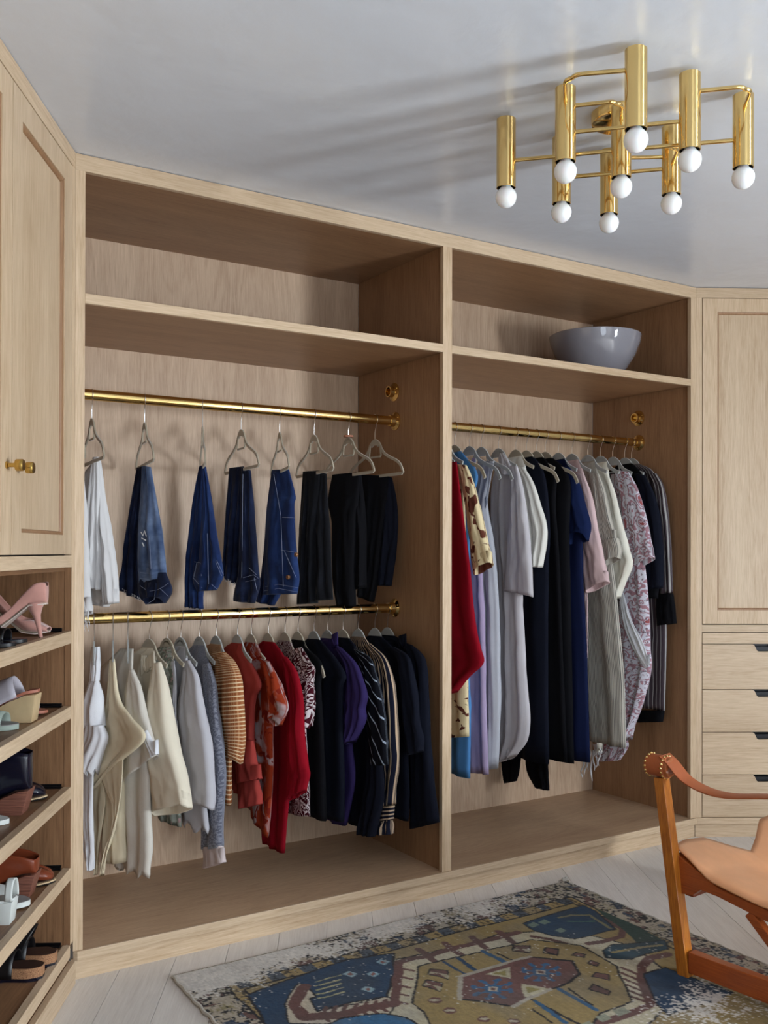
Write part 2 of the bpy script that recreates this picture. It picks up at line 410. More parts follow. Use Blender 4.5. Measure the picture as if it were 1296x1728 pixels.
# ------------------------------------------------------------------ drawer cabinet on the right (local frame)
dc = empty('drawer_cabinet', (W, 0, 0), TL, label='pale oak cabinet on the right, tall panelled door above notched drawers', cat='cabinet')
for a, b in ((0, .028), (.685, .715), (1.37, 1.40)): MB().box(a, b, 0, .02, .094, 2.551).build('stile', M_OAK['z'], dc, bevel=B)
MB().box(0, 1.40, 0, .02, 2.551, H-.002).build('top_rail', M_OAK['x'], dc, bevel=B)
for c in (.031, .718):
    shaker('door', dc, c, c+.651, 1.008, 2.548, .070, .070, .064, .064)
    MB().box(c-.003, c+.654, 0, .02, .969, 1.004).build('middle_rail', M_OAK['x'], dc, bevel=B)
    MB().box(c, c+.651, 0, .02, .914, .966).build('fixed_rail', M_OAK['x'], dc, bevel=B)
    for z1, z0 in ((.911, .699), (.696, .498), (.495, .297), (.294, .096)):
        n0, n1, dz = c+.240, c+.411, .034
        P = [(c, z0), (c+.651, z0), (c+.651, z1), (n1, z1), (n1-.008, z1-.005), (n1-.020, z1-dz+.005), (n1-.028, z1-dz), (n0+.028, z1-dz), (n0+.020, z1-dz+.005), (n0+.008, z1-.005), (n0, z1), (c, z1)]
        dr = plate(MB(), P, 0, .02).build('drawer', M_OAK['x'], dc, bevel=B)
        MB().box(c+.01, c+.64, .032, .04, z0+.01, z1-.015).build('drawer_back_board', M_BLACKM, dr)
MB().box(.0, 1.40, .40, .42, .09, 2.55).build('back_panel', M_TAN['z'], dc)
MB().box(.0, 1.40, .09, .10, .09, 2.55).build('gap_shade_sheet', M_BLACKM, dc)  # black sheet standing in for the shade behind the fronts
MB().box(.003, 1.40, -.009, .02, .066, .0935).build('base_edging', M_OAK['x'], dc, bevel=B)
MB().box(.0, 1.40, .012, .022, 0, .066).build('plinth', M_OAK['x'], dc)
# ------------------------------------------------------------------ brass rails and spare sockets
def flange(mb, c, sgn, cup=.03):
    mb.lathe([(.0385, 0), (.0385, -.003*sgn), (.032, -.006*sgn), (.025, -.010*sgn), (.0235, -cup*sgn), (.0205, -cup*sgn)], 28, c, 'x')
def rail(x0, x1, y, z, label):
    r = empty('clothes_rail', (x0, y, z), label=label, cat='clothes rail')
    L = x1-x0
    MB().lathe([(.0195, 0.001), (.0195, L-.001)], 28, (0, 0, 0), 'x').build('tube', M_BRASS, r, smooth=True)
    for c, s_ in ((0, -1), (L, 1)):
        m = MB(); flange(m, (c, 0, 0), s_); o = m.build('wall_flange', M_BRASS, r, smooth=True)
        for a in (.6, 2.7, 4.8): MB().sphere((c-.006*s_, .031*cos(a), .031*sin(a)), .0035, 8, 6).build('screw', M_BRASS2, o, smooth=True)
    return r
RY, RYR = .354, .338
rail(.0245, 1.4285, RY, 1.898, 'upper brass rail in the left bay, where the jeans hang')
rail(.0245, 1.4285, RY, 1.109, 'lower brass rail in the left bay, where the tops hang')
rail(1.4575, 2.8718, RYR, 1.894, 'brass rail in the right bay, where the dresses hang')
def socket(x, y, z, sgn, label):
    r = empty('rail_socket', (x, y, z), label=label, cat='rail socket')
    m = MB().lathe([(.0385, 0), (.0385, -.003*sgn), (.031, -.006*sgn), (.023, -.010*sgn), (.0225, -.03*sgn), (.0235, -.031*sgn), (.0185, -.031*sgn), (.0185, -.004*sgn), (.001, -.004*sgn)], 28, (0, 0, 0), 'x')
    m.build('cup', M_BRASS, r, smooth=True)
    for a in (.6, 2.7, 4.8): MB().sphere((-.006*sgn, .031*cos(a), .031*sin(a)), .0035, 8, 6).build('screw', M_BRASS2, r, smooth=True)
socket(1.4285, .363, 2.022, 1, 'empty brass rail socket on the centre divider, above the jeans rail')
socket(2.8718, .340, 2.016, 1, 'empty brass rail socket on the right side panel, above the dress rail')
# ------------------------------------------------------------------ bowl
bw = MB().lathe([(.03, .004), (.095, .0), (.11, .004), (.155, .05), (.20, .115), (.226, .175), (.232, .21), (.229, .2125), (.224, .208), (.217, .175), (.19, .115), (.145, .05), (.10, .016), (.0001, .012)], 64)
o = bw.build('bowl', M_BOWL, None, smooth=True, label='large grey glazed ceramic bowl on the upper shelf of the right bay', cat='bowl')
o.location = (2.513, .28, 2.1605); o.scale = (.93, .93, 1)
# ------------------------------------------------------------------ hangers and garments
class Plane:
    """upright plane of a hanger: s runs towards the room, z up, n towards the left"""
    def __init__(s, x, y, phi=0):
        s.o = Vector((x, y, 0)); s.t = Vector((sin(phi), -cos(phi), 0)); s.n = Vector((-cos(phi), -sin(phi), 0)); s.phi = phi
    def px(s, p, off=0):
        q = on_plane(p[0], p[1], s.n, s.n.dot(s.o)+off) - s.o
        return q.dot(s.t), q.z
def loft(name, parent, mat, pl, rows, w=(.006, .02), fold=.006, k=2.5, off=0, nu=26, nv=40, seed=1, near=0, hem=0, wob=.6, taper=None, smooth_n=0, k2=1.9, flat=2.6, openh=True, rumple=.008, **kw):
    """cloth tube: rows of (s_back,z_back,s_front,z_front[,sag]) from top to hem"""
    R = random.Random(seed*7+3); R3 = [tuple(r)+(0,)*(5-len(r)) for r in rows]
    G = catmull(R3, nv); ph = [R.uniform(0, 6.28) for _ in range(4)]; vs = []; uvs = []
    L = np.abs(np.diff(G[:, 1]+G[:, 3])).sum()/2; Wd = np.abs(G[:, 2]-G[:, 0]).max()
    for i, g in enumerate(G):
        v = i/(nv-1); ww = w[0]+(w[1]-w[0])*min(1, v*2.2) if len(w) == 2 else np.interp(v, np.linspace(0, 1, len(w)), w)
        A = fold*min(1, .12+v*1.3)
        for side in (1, -1):
            us = np.linspace(0, 1, nu) if side == 1 else np.linspace(1, 0, nu)[1:-1]
            for u in us:
                pr = max(0, 1-abs(2*u-1)**flat)**(1/flat)
                q = Vector((u*2.2+seed*3.7, v*L*5.5, side*.35+seed))
                cr = noise.noise(q*2.3)*.9+noise.noise(q*5.1)*.4
                f = A*(sin(2*pi*k*u+ph[0]+wob*sin(v*3.1+ph[1]))+.45*sin(2*pi*k*k2*u+ph[2]+wob*1.7*sin(v*4+ph[3])))*(.25+.75*min(1, 4*u*(1-u)+.2)) + cr*rumple*min(1, .25+v*2)*min(1, .3+3*u*(1-u))
                s_ = g[0]*(1-u)+g[2]*u; z = g[1]*(1-u)+g[3]*u - g[4]*4*u*(1-u)
                if side == 1: z += near*pr*max(0, (v-.6)/.4)**2
                z -= hem*v**6*(sin(2*pi*k*u*1.5+ph[2])*.5+.5)
                vs.append(pl.o+pl.t*s_+pl.n*(off+side*ww*pr+f)+Vector((0, 0, z)))
                uvs.append((u*Wd+(0 if side == 1 else Wd*1.3), v*L))
    m = 2*nu-2
    if openh:
        for kk, (shr, up) in enumerate(((.86, .004), (.7, .05))):
            base = vs[(nv-1)*m:nv*m]; c = sum(base, Vector())/m
            for i, q in enumerate(base):
                d = q-c; d.z = 0; nn = pl.n*d.dot(pl.n); tt = pl.t*d.dot(pl.t)
                vs.append(q-tt*(1-(.97 if kk == 0 else .9))-nn*(1-shr)+Vector((0, 0, up))); uvs.append(uvs[(nv-1)*m+i])
    n = len(vs)//m
    fs = [(i*m+j, i*m+(j+1) % m, (i+1)*m+(j+1) % m, (i+1)*m+j) for i in range(n-1) for j in range(m)]
    for i0 in (0, (n-1)*m):                                       # close the ends with flat strips
        for j in range(nu-1):
            a, b = i0+j, i0+j+1; c_, d_ = i0+(m-j) % m, i0+(m-j-1) % m
            fs.append((a, b, d_, c_) if len({a, b, c_, d_}) == 4 else tuple(dict.fromkeys((a, b, d_, c_))))
    fs = [f for f in fs if len(set(f)) > 2]
    me = bpy.data.meshes.new(name); me.from_pydata([tuple(q) for q in vs], [], fs)
    ul = me.uv_layers.new(name='UVMap'); arr = np.empty(len(me.loops)*2); vi = np.empty(len(me.loops), int); me.loops.foreach_get('vertex_index', vi)
    arr = np.array(uvs)[vi].ravel(); ul.data.foreach_set('uv', arr)
    me.validate(); bm = bmesh.new(); bm.from_mesh(me); bmesh.ops.recalc_face_normals(bm, faces=bm.faces); bm.to_mesh(me); bm.free()
    return mesh_obj(name, me, mat, parent, True, **kw)
def piece(name, parent, mat, pl, rows, off=.0, **k):
    R = []
    for r in rows:
        a = pl.px((r[0], r[1]), off); b = pl.px((r[2], r[3]), off); R.append((*a, *b, r[4] if len(r) > 4 else 0))
    return loft(name, parent, mat, pl, R, off=off, **k)
def body(name, parent, mat, pl, right, rz, back=-.2, hemback=0, shoulder=True, off=0, bl=None, **k):
    """garment body given by its room-side outline in the photograph; its far side mirrors a hanger's slope"""
    P = [pl.px(p, off) for p in right]; R = []
    zt = rz-.115
    if shoulder: R.append((-.05, zt, min(.05, P[0][0]-.005), zt+.004))
    n = len(P)
    for i, (s_, z) in enumerate(P):
        b = back
        if bl is not None: b = back+(bl-back)*i/(n-1)
        if shoulder and i == 0: b = -max(.08, min(.19, (rz-z)*.9))
        R.append((b, z+hemback*i/(n-1), s_, z))
    return loft(name, parent, mat, pl, R, off=off, **k)
# --- hanger prototype, in its own frame: s = -y, hook at the origin
HS = .215
def make_hanger(bar, mat, zb=-.238, half=HS):
    h = empty('clothes_hanger')
    P = [(0, 0, -.088), (0, 0, -.052), (0, -.006, -.036)]
    MB().tube([Vector(p) for p in P]+[Vector((0, -.0225*sin(a), .0220*cos(a)-.001)) for a in np.linspace(2.55, -1.7, 16)], .0015, 7, up=(1, 0, .01)).build('hook', M_STEEL, h, smooth=True)
    o = [(0, -.088), (.016, -.092), (.036, -.106), (.052, -.128), (.075, -.148), (.115, -.166), (.16, -.182), (.19, -.199), (.207, -.222)]
    o.append((HS, -.238))
    sh = o[:-1] if bar else [p_ for p_ in o if p_[0] < half-.004]+[(half, float(np.interp(half, [p_[0] for p_ in o], [p_[1] for p_ in o])))]
    m = MB(); prof = [(-.0026, -.0062), (.0026, -.0062), (.0026, .0062), (-.0026, .0062)]
    path = [(-a, b) for a, b in sh[::-1]]+sh[1:]
    if bar: path = path+[(half-.002, zb+.006), (half-.012, zb), (-half+.012, zb), (-half+.002, zb+.006)]
    pts = smooth_path([(0, -a, b) for a, b in path], 3) if not bar else [Vector((0, -a, b)) for a, b in path]
    if bar: m.sweep(smooth_path([(0, -a, b) for a, b in path[:-4]], 3)+[Vector((0, -a, b)) for a, b in path[-4:]], [(q, p) for p, q in [(-.0026, -.0055), (.0026, -.0055), (.0026, .0055), (-.0026, .0055)]], up=(1, 0, 0), closed=True)
    else: m.sweep(pts, [(-.0075, -.0026), (.0075, -.0026), (.0075, .0026), (-.0075, .0026)], up=(1, 0, 0))
    pf = [(-.034, -.122), (.034, -.122), (.030, -.106), (.012, -.092), (-.012, -.092), (-.030, -.106)] if not bar else [(-.026, -.116), (-.012, -.108), (.012, -.108), (.026, -.116), (.030, -.104), (.010, -.090), (-.010, -.090), (-.030, -.104)]
    n_ = len(pf); m.add([(x_, -a, b) for x_ in (-.0026, .0026) for a, b in pf], [tuple(range(n_)), tuple(range(2*n_-1, n_-1, -1))]+[(i, n_+i, n_+(i+1) % n_, (i+1) % n_) for i in range(n_)])
    m.build('shoulder_frame', mat, h, smooth=True)
    b = MB().sweep([Vector((0, -q, z)) for q, z in [(-.040, -.118), (-.046, -.152), (-.040, -.157), (.040, -.157), (.046, -.152), (.040, -.118)]], [(-.0035, -.002), (.0035, -.002), (.0035, .002), (-.0035, .002)], up=(1, 0, 0))
    b.build('accessory_bar', mat, h)
    return h
HP = {('t', 1): make_hanger(True, M_HANG_W), ('w', 0): make_hanger(False, M_HANG_W, half=.125), ('c', 0): make_hanger(False, M_HANG_C, half=.125), ('c', 2): make_hanger(False, M_HANG_C, half=.07),
      ('w', 1): make_hanger(False, M_HANG_W), ('c', 1): make_hanger(False, M_HANG_C)}
used = set()
def hanger(kind, x, y, z, phi, label, group, tilt=0):
    src = HP[kind]
    if kind not in used: used.add(kind); h = src
    else:
        h = src.copy(); COL.objects.link(h)
        for ch in list(src.children): c = ch.copy(); COL.objects.link(c); c.parent = h
    h.location = (x, y, z); h.rotation_euler = (tilt, 0, phi); h['label'] = label; h['category'] = 'hanger'; h['group'] = group
    return h
# --- fabrics
K = {}
K['white'] = cloth('white crumpled cotton', rgb(226, 227, 232), wr=.25)
K['cream'] = cloth('cream boiled wool', rgb(224, 211, 182), wr=.02)
K['ivory'] = cloth('ivory washed linen', rgb(214, 208, 198), wr=.3)
K['sweat'] = cloth('cream jersey', rgb(226, 216, 196), wr=.05)
K['olivef'] = cloth('olive floral voile', None, pattern=blotch(rgb(122, 128, 118), rgb(170, 178, 170), 30, .5, rgb(186, 156, 156)))
K['glinen'] = cloth('pale grey linen', rgb(186, 184, 190), wr=.15)
K['gwool'] = cloth('marled grey wool', None, pattern=blotch(rgb(92, 94, 108), rgb(128, 130, 142), 130, .5), sheen=.4)
K['pinkcuff'] = cloth('pale pink rib', rgb(205, 190, 188))
K['check'] = cloth('brown and cream windowpane', None, pattern=check(rgb(148, 88, 52), rgb(222, 196, 160), rgb(176, 124, 84)))
K['rust'] = cloth('rust red crepe', rgb(158, 62, 56))
K['tiedye'] = cloth('rust and grey tie dye', None, pattern=blotch(rgb(150, 56, 30), rgb(176, 158, 160), 13, .54, rgb(122, 34, 22), .05, .9))
K['crimson'] = cloth('crimson crepe', rgb(138, 12, 30))
K['zigzag'] = cloth('burgundy and white brushed print', None, pattern=swirl(rgb(66, 16, 28), rgb(208, 196, 198), 26, 9))
K['black'] = cloth('black crepe', rgb(13, 13, 17), var=.1)
K['navyblk'] = cloth('blue black wool', rgb(17, 20, 32), var=.1)
K['navy'] = cloth('navy cotton', rgb(18, 26, 58))
K['indigo'] = cloth('bright navy cotton', rgb(18, 30, 66))
K['purple'] = cloth('purple cotton', rgb(48, 38, 84), wr=.1)
K['diag'] = cloth('black with silver stripes', None, pattern=stripes(rgb(12, 13, 20), rgb(150, 160, 176), 26, .10, ang=-.62))
K['vstripe'] = cloth('navy and tan stripes', None, pattern=stripes(rgb(24, 26, 42), rgb(196, 170, 142), 52, .36, wob=.006))
K['hstripe'] = cloth('navy and tan cuff stripes', None, pattern=stripes(rgb(24, 26, 42), rgb(196, 170, 142), 62, .4, axis=1))
K['camo'] = cloth('cream with brown leaf print', None, pattern=blotch(rgb(226, 208, 166), rgb(98, 54, 42), 17, .56, None, .008, .5))
K['chambray'] = cloth('sky blue chambray', rgb(80, 134, 190), wr=.15)
K['lilac'] = cloth('lilac cotton', rgb(164, 148, 178), wr=.1)
K['silver'] = cloth('silver grey linen', rgb(176, 178, 186), wr=.2)
K['dove'] = cloth('dove grey linen', rgb(186, 182, 186), wr=.18)
K['offwhite'] = cloth('off white linen', rgb(222, 220, 212), wr=.25)
K['blush'] = cloth('blush silk', rgb(208, 180, 180), .6, wr=.0)
K['pinstripe'] = cloth('grey and cream pinstripe', None, pattern=stripes(rgb(186, 180, 168), rgb(96, 94, 92), 130, .3))
K['ivorysilk'] = cloth('ivory crepe', rgb(226, 222, 208), .6, wr=.0)
K['paisley'] = cloth('white with red paisley', None, pattern=paisley(rgb(204, 202, 212), rgb(164, 124, 134), rgb(156, 78, 78), rgb(122, 104, 114)))
K['lurex'] = cloth('dark metallic stripes', None, pattern=stripes(rgb(70, 60, 66), rgb(150, 148, 146), 40, .22, wob=.006), rough=.45)
K['denimlight'] = denim('washed mid blue denim', rgb(44, 62, 96), rgb(128, 146, 176), .8)
K['denimblue'] = denim('bright indigo denim', rgb(22, 38, 78), rgb(46, 70, 120), .5)
K['denimdark'] = denim('dark indigo denim', rgb(14, 20, 42), rgb(42, 56, 92), .45)
K['denimblack'] = denim('black denim', rgb(10, 11, 16), rgb(30, 32, 42), .3)
K['whitedenim'] = cloth('white denim', rgb(214, 212, 212), wr=.1)
K['thread'] = cloth('frayed white thread', rgb(214, 214, 216))
def G(name, label, cat, group, hookpx, rz, ry, phi=0, hk=('c', 0), pieces=(), hshort=None, hanger_on=True, x=None, hlabel=None, tilt=0, cphi=0, wpx=None):
    x = rod_x(hookpx, ry, rz) if x is None else x
    pl = Plane(x, ry, cphi)
    if wpx:                                                            # how far the hanger is turned, from its seen width
        d = Vector((x, ry, rz))-CAM; al = atan2(d.x, d.y); phi = math.asin(min(.99, wpx/(2*HS*FPX/d.dot(_f))))-al
    g = empty(name, (0, 0, 0), label=label, cat=cat, group=group)
    # put the origin of the garment at the rail; children keep world coordinates through an inverse offset
    g.location = (x, ry, rz); inv = Matrix.Translation((-x, -ry, -rz))
    for i, pc in enumerate(pieces):
        pc = dict(pc); typ = pc.pop('t', 'piece'); nm = pc.pop('name'); mt = K[pc.pop('m')]; sub = pc.pop('sub', None)
        pc.setdefault('seed', int(hookpx)+i*5)
        if typ == 'body': o = body(nm, g, mt, pl, pc.pop('R'), rz, **pc)
        else: o = piece(nm, g, mt, pl, pc.pop('R'), **pc)
        o.data.transform(inv)
    if hanger_on: hanger(hk, x, ry, rz, phi, hlabel or 'grey slim hanger under the '+hshort, 'hangers on the '+group[1] if isinstance(group, tuple) else 'slim flocked hangers', tilt)
    return g, pl, inv
SL = dict(off=.022, w=(.008, .022), fold=.0035, k=1.5)
GT, GL, GRR = 'trousers and jeans on the upper left rail', 'tops on the lower left rail', 'dresses on the right rail'
Z1, Z2, Z3 = 1.898, 1.109, 1.894
def top(*a, **k):
    px = k.pop('px'); k.setdefault('cphi', max(0, .34*(1-(px-159)/230))); k.setdefault('phi', -.30 if px < 235 else k['cphi']*.9)
    return G(*a, GL, px, Z2, RY, **k)
def dress(*a, **k): return G(*a, GRR, k.pop('px'), Z3, RYR, **k)
Bd = lambda m, R, **k: dict(t='body', name='body', m=m, R=R, **k)
Sv = lambda m, R, **k: {**SL, **dict(name='sleeve', m=m, R=R), **k}
Pc = lambda nm, m, R, **k: dict(name=nm, m=m, R=R, **k)
# lower left rail ---------------------------------------------------------------
top('blouse', 'white strappy blouse with a ruffled hem, first at the left end of the lower rail', 'blouse', px=159, hshort='white ruffled blouse', hk=('c', 2), pieces=[
    Pc('strap', 'white', [(156, 1092, 167, 1091), (155, 1120, 166, 1118), (153, 1150, 165, 1150)], w=(.008, .012), fold=.002),
    Pc('body', 'white', [(153, 1146, 165, 1147), (144, 1190, 170, 1180), (141, 1228, 171, 1226)], w=(.01, .03), fold=.006),
    Pc('ruffle', 'white', [(140, 1222, 172, 1224), (134, 1250, 177, 1245), (126, 1282, 167, 1272), (120, 1306, 156, 1296)], off=.012, w=(.02, .032), fold=.013, k=5, hem=.03),
    Pc('tail', 'white', [(126, 1300, 158, 1300), (136, 1380, 156, 1376), (142, 1435, 158, 1440), (151, 1466, 154, 1470)], w=(.006, .01), fold=.004)])
top('jacket', 'cream wool jacket with a long pointed collar falling like a leaf', 'jacket', px=191, hshort='cream leaf-collared jacket', hk=('c', 2), pieces=[
    Pc('back', 'cream', [(182, 1150, 196, 1150), (180, 1230, 205, 1230), (176, 1330, 207, 1330), (175, 1450, 211, 1455, .006)], off=-.012, w=(.01, .022), fold=.005),
    Pc('collar', 'cream', [(186, 1114, 193, 1112), (181, 1180, 202, 1178), (173, 1218, 221, 1208), (164, 1262, 246, 1246), (154, 1318, 196, 1292), (148, 1342, 158, 1334)], off=.022, w=(.006, .014), fold=.005, k=1.2),
    Pc('lapel', 'cream', [(160, 1318, 172, 1306), (149, 1342, 178, 1342), (147, 1368, 176, 1372), (156, 1415, 170, 1412), (161, 1450, 165, 1450), (162, 1476, 163.5, 1476)], off=.018, w=(.003, .004), fold=.005, k=1),
    Pc('lapel', 'cream', [(168, 1309, 209, 1262), (180, 1338, 206, 1328), (190, 1368, 199, 1372), (187, 1405, 193, 1400), (177, 1440, 183, 1430), (171, 1478, 173, 1478)], off=.026, w=(.003, .004), fold=.004, k=1)])
top('shirt', 'ivory crumpled linen shirt with a square cropped sleeve, right of the cream jacket', 'shirt', px=216, hshort='ivory linen shirt', hk=('c', 2), pieces=[
    Bd('ivory', [(226, 1142), (240, 1200), (252, 1290), (254, 1360), (257, 1420), (253, 1476)], bl=-.07, w=(.006, .024), fold=.008, hem=.02),
    Sv('ivory', [(219, 1131, 224, 1130), (211, 1172, 236, 1160), (206, 1210, 245, 1202), (205, 1262, 258, 1246), (203, 1328, 265, 1275)], fold=.006),
    Pc('cuff', 'white', [(241, 1236, 248, 1232), (249, 1256, 257, 1253), (257, 1277, 266, 1273)], off=.032, w=(.006, .012), fold=0)])
top('sweater', 'cream jersey sweater with one wide open sleeve', 'sweater', px=252, hk=('w', 0), hshort='cream wide-sleeved sweater', pieces=[
    Bd('sweat', [(262, 1118), (262, 1180), (262, 1260), (260, 1366)], w=(.006, .022), fold=.005, bl=-.12),
    Pc('collar', 'sweat', [(238, 1103, 247, 1106), (237, 1122, 252, 1130), (236, 1143, 262, 1122)], off=.02, w=(.004, .006), fold=.001),
    Sv('sweat', [(259, 1120, 270, 1117), (254, 1165, 278, 1150), (248, 1215, 286, 1205), (252, 1280, 299, 1270), (256, 1330, 312, 1325), (261, 1378, 318, 1364, .01)], w=(.01, .04), near=.028, fold=.006, off=.03)])
top('blouse', 'sheer olive floral top with mint edging, between the cream sweater and the grey linen shirt', 'blouse', px=282, hk=('w', 0), hshort='olive floral top', pieces=[
    Bd('olivef', [(292, 1114), (296, 1160), (299, 1230), (302, 1300), (305, 1396)], w=(.005, .014), fold=.004, bl=-.06),
    Pc('edging', 'glinen', [(289, 1116, 294, 1115), (293, 1150, 297, 1150), (292, 1200, 297, 1200), (294, 1240, 300, 1240)], off=.018, w=(.003, .003), fold=.001)])
top('shirt', 'pale grey linen shirt with an open elbow sleeve', 'shirt', px=305, hshort='pale grey linen shirt', pieces=[
    Bd('glinen', [(316, 1116), (325, 1180), (332, 1260), (345, 1340), (352, 1398)], w=(.005, .02), fold=.006, hem=.03, bl=-.1),
    Sv('glinen', [(312, 1116, 319, 1114), (308, 1155, 333, 1142), (303, 1208, 342, 1200), (309, 1265, 353, 1255), (314, 1315, 359, 1325), (317, 1360, 358, 1368, .004)], w=(.008, .03), near=.022, off=.028)])
top('sweater', 'marled grey wool sweater with pale pink cuffs', 'sweater', px=337, hshort='grey wool sweater', pieces=[
    Bd('gwool', [(353, 1120), (361, 1150), (365, 1200), (368, 1290), (370, 1380)], w=(.006, .018), fold=.003),
    Sv('gwool', [(344, 1122, 353, 1119), (346, 1165, 363, 1155), (350, 1205, 367, 1200), (353, 1260, 374, 1255), (352, 1320, 378, 1310), (345, 1385, 374, 1375), (344, 1432, 374, 1430)], w=(.01, .022)),
    Pc('cuff', 'pinkcuff', [(344, 1428, 374, 1427), (346, 1445, 376, 1442), (345, 1466, 379, 1455)], off=.022, w=(.02, .022), fold=.001)])
top('blouse', 'brown and cream windowpane check blouse with a gathered sleeve', 'blouse', px=365, hshort='brown check blouse', pieces=[
    Bd('check', [(376, 1104), (390, 1140), (390, 1250), (388, 1360)], w=(.006, .016), fold=.003, bl=-.05),
    Sv('check', [(358, 1104, 378, 1100), (366, 1122, 394, 1118), (368, 1150, 403, 1146), (369, 1200, 407, 1198), (371, 1245, 409, 1245), (374, 1272, 405, 1290)], w=(.014, .03), near=.02, off=.026, fold=.005)])
top('blouse', 'rust red sleeveless blouse with a fluted hem', 'blouse', px=401, hshort='rust red blouse', pieces=[
    Bd('rust', [(411, 1101), (427, 1126), (440, 1157), (430, 1177), (426, 1210), (425, 1252), (431, 1292), (436, 1352)], w=(.006, .022), fold=.006, bl=-.05),
    Pc('flounce', 'rust', [(400, 1250, 426, 1250), (402, 1282, 431, 1288), (404, 1322, 440, 1314)], off=.016, w=(.014, .024), fold=.006),
    Pc('flounce', 'rust', [(402, 1312, 434, 1316), (404, 1340, 437, 1336), (405, 1365, 438, 1357)], off=.012, w=(.018, .024), fold=.006)])
top('blouse', 'rust and grey tie-dyed top with a short flared sleeve', 'blouse', px=424, hk=('w', 0), hshort='tie-dyed top', pieces=[
    Bd('tiedye', [(443, 1107), (456, 1135), (460, 1200), (460, 1252), (461, 1300), (457, 1360), (452, 1414)], w=(.006, .018), fold=.006, bl=-.08, hemback=.12),
    Sv('tiedye', [(438, 1111, 454, 1117), (450, 1140, 464, 1138), (455, 1165, 474, 1166), (457, 1195, 483, 1195), (461, 1226, 469, 1224)], near=.03)])
top('blouse', 'crimson draped blouse with a pointed trailing hem', 'blouse', px=453, hk=('w', 0), hshort='crimson draped blouse', pieces=[
    Bd('crimson', [(481, 1110), (490, 1150), (493, 1240), (490, 1320), (486, 1370), (480, 1440)], w=(.006, .018), fold=.005, bl=-.03),
    Pc('drape', 'crimson', [(476, 1112, 483, 1108), (480, 1140, 500, 1136), (486, 1190, 510, 1188), (488, 1240, 511, 1240), (489, 1290, 517, 1288), (487, 1322, 521, 1306), (486, 1352, 515, 1334)], off=.02, w=(.008, .02), fold=.006)])
top('blouse', 'burgundy and white printed blouse with a ruffled front', 'blouse', px=481, hshort='printed ruffled blouse', hk=('w', 1), pieces=[
    Bd('zigzag', [(500, 1108), (512, 1150), (516, 1250), (520, 1330), (521, 1378)], w=(.006, .018), fold=.004, bl=-.04, hemback=-.03),
    Pc('neck_tie', 'zigzag', [(442, 1087, 458, 1085), (446, 1100, 470, 1102), (452, 1116, 476, 1118)], off=.02, w=(.006, .01), fold=.005),
    Pc('ruffle', 'zigzag', [(486, 1099, 509, 1092), (492, 1118, 523, 1116), (500, 1136, 530, 1129), (504, 1152, 526, 1150), (506, 1170, 527, 1168), (508, 1195, 524, 1194), (509, 1215, 520, 1230)], off=.022, w=(.008, .016), fold=.012, k=4)])
top('top', 'plain black sleeveless top, left of the navy collared one', 'top', px=503, hshort='black sleeveless top', hk=('w', 1), pieces=[
    Bd('black', [(520, 1096), (543, 1120), (540, 1160), (545, 1240), (548, 1320), (550, 1386)], w=(.006, .024), fold=.005, bl=-.1)])
top('top', 'blue-black sleeveless top, between the black top and the purple blouse', 'top', px=530, hshort='blue-black sleeveless top', hk=('c', 1), pieces=[
    Bd('navyblk', [(556, 1098), (570, 1115), (584, 1141), (578, 1166), (578, 1250), (580, 1340), (578, 1388)], w=(.006, .024), fold=.006, bl=-.12)])
top('blouse', 'purple cotton blouse with a gathered half sleeve', 'blouse', px=553, hshort='purple blouse', pieces=[
    Bd('purple', [(569, 1088), (590, 1120), (596, 1180), (594, 1260), (598, 1320), (583, 1394)], w=(.006, .022), fold=.006, bl=-.1),
    Pc('collar', 'purple', [(557, 1080, 563, 1075), (560, 1092, 570, 1088)], off=.018, w=(.004, .006), fold=0),
    Sv('purple', [(566, 1094, 574, 1092), (579, 1120, 599, 1118), (581, 1150, 611, 1146), (581, 1178, 617, 1173), (586, 1196, 611, 1196), (583, 1212, 612, 1210), (585, 1230, 607, 1228), (589, 1256, 593, 1253)], fold=.007, k=3, w=(.008, .024))])
top('shirt', 'black shirt with thin silver diagonal stripes', 'shirt', px=579, hk=('w', 0), hshort='diagonal striped shirt', pieces=[
    Bd('navyblk', [(602, 1094), (615, 1130), (622, 1220), (626, 1320), (622, 1400)], w=(.006, .02), fold=.005, bl=-.12),
    Sv('diag', [(598, 1095, 605, 1096), (607, 1116, 625, 1112), (613, 1142, 634, 1140), (618, 1172, 642, 1172), (620, 1205, 648, 1205), (625, 1250, 651, 1248), (628, 1290, 653, 1291)]),
    Pc('forearm', 'navyblk', [(622, 1250, 640, 1250), (620, 1310, 646, 1320), (612, 1360, 644, 1358), (607, 1388, 638, 1384), (606, 1406, 632, 1412)], off=.014, w=(.012, .022), fold=.008, k=3)])
top('shirt', 'navy shirt with tan vertical stripes and a tied cuff', 'shirt', px=605, hshort='navy and tan striped shirt', pieces=[
    Bd('vstripe', [(624, 1088), (640, 1115), (648, 1200), (650, 1300), (652, 1380)], w=(.006, .018), fold=.004, bl=-.1),
    Sv('vstripe', [(617, 1090, 625, 1086), (630, 1112, 650, 1110), (636, 1142, 662, 1144), (638, 1182, 667, 1181), (640, 1240, 671, 1240), (641, 1290, 672, 1289), (643, 1328, 667, 1326), (646, 1360, 663, 1358)], fold=.005, k=2),
    Pc('cuff', 'hstripe', [(641, 1360, 664, 1360), (641, 1386, 661, 1383)], off=.024, w=(.018, .02), fold=.001),
    Pc('cuff_frill', 'vstripe', [(643, 1383, 659, 1381), (634, 1407, 660, 1408)], off=.024, w=(.014, .024), fold=.006, k=3)])
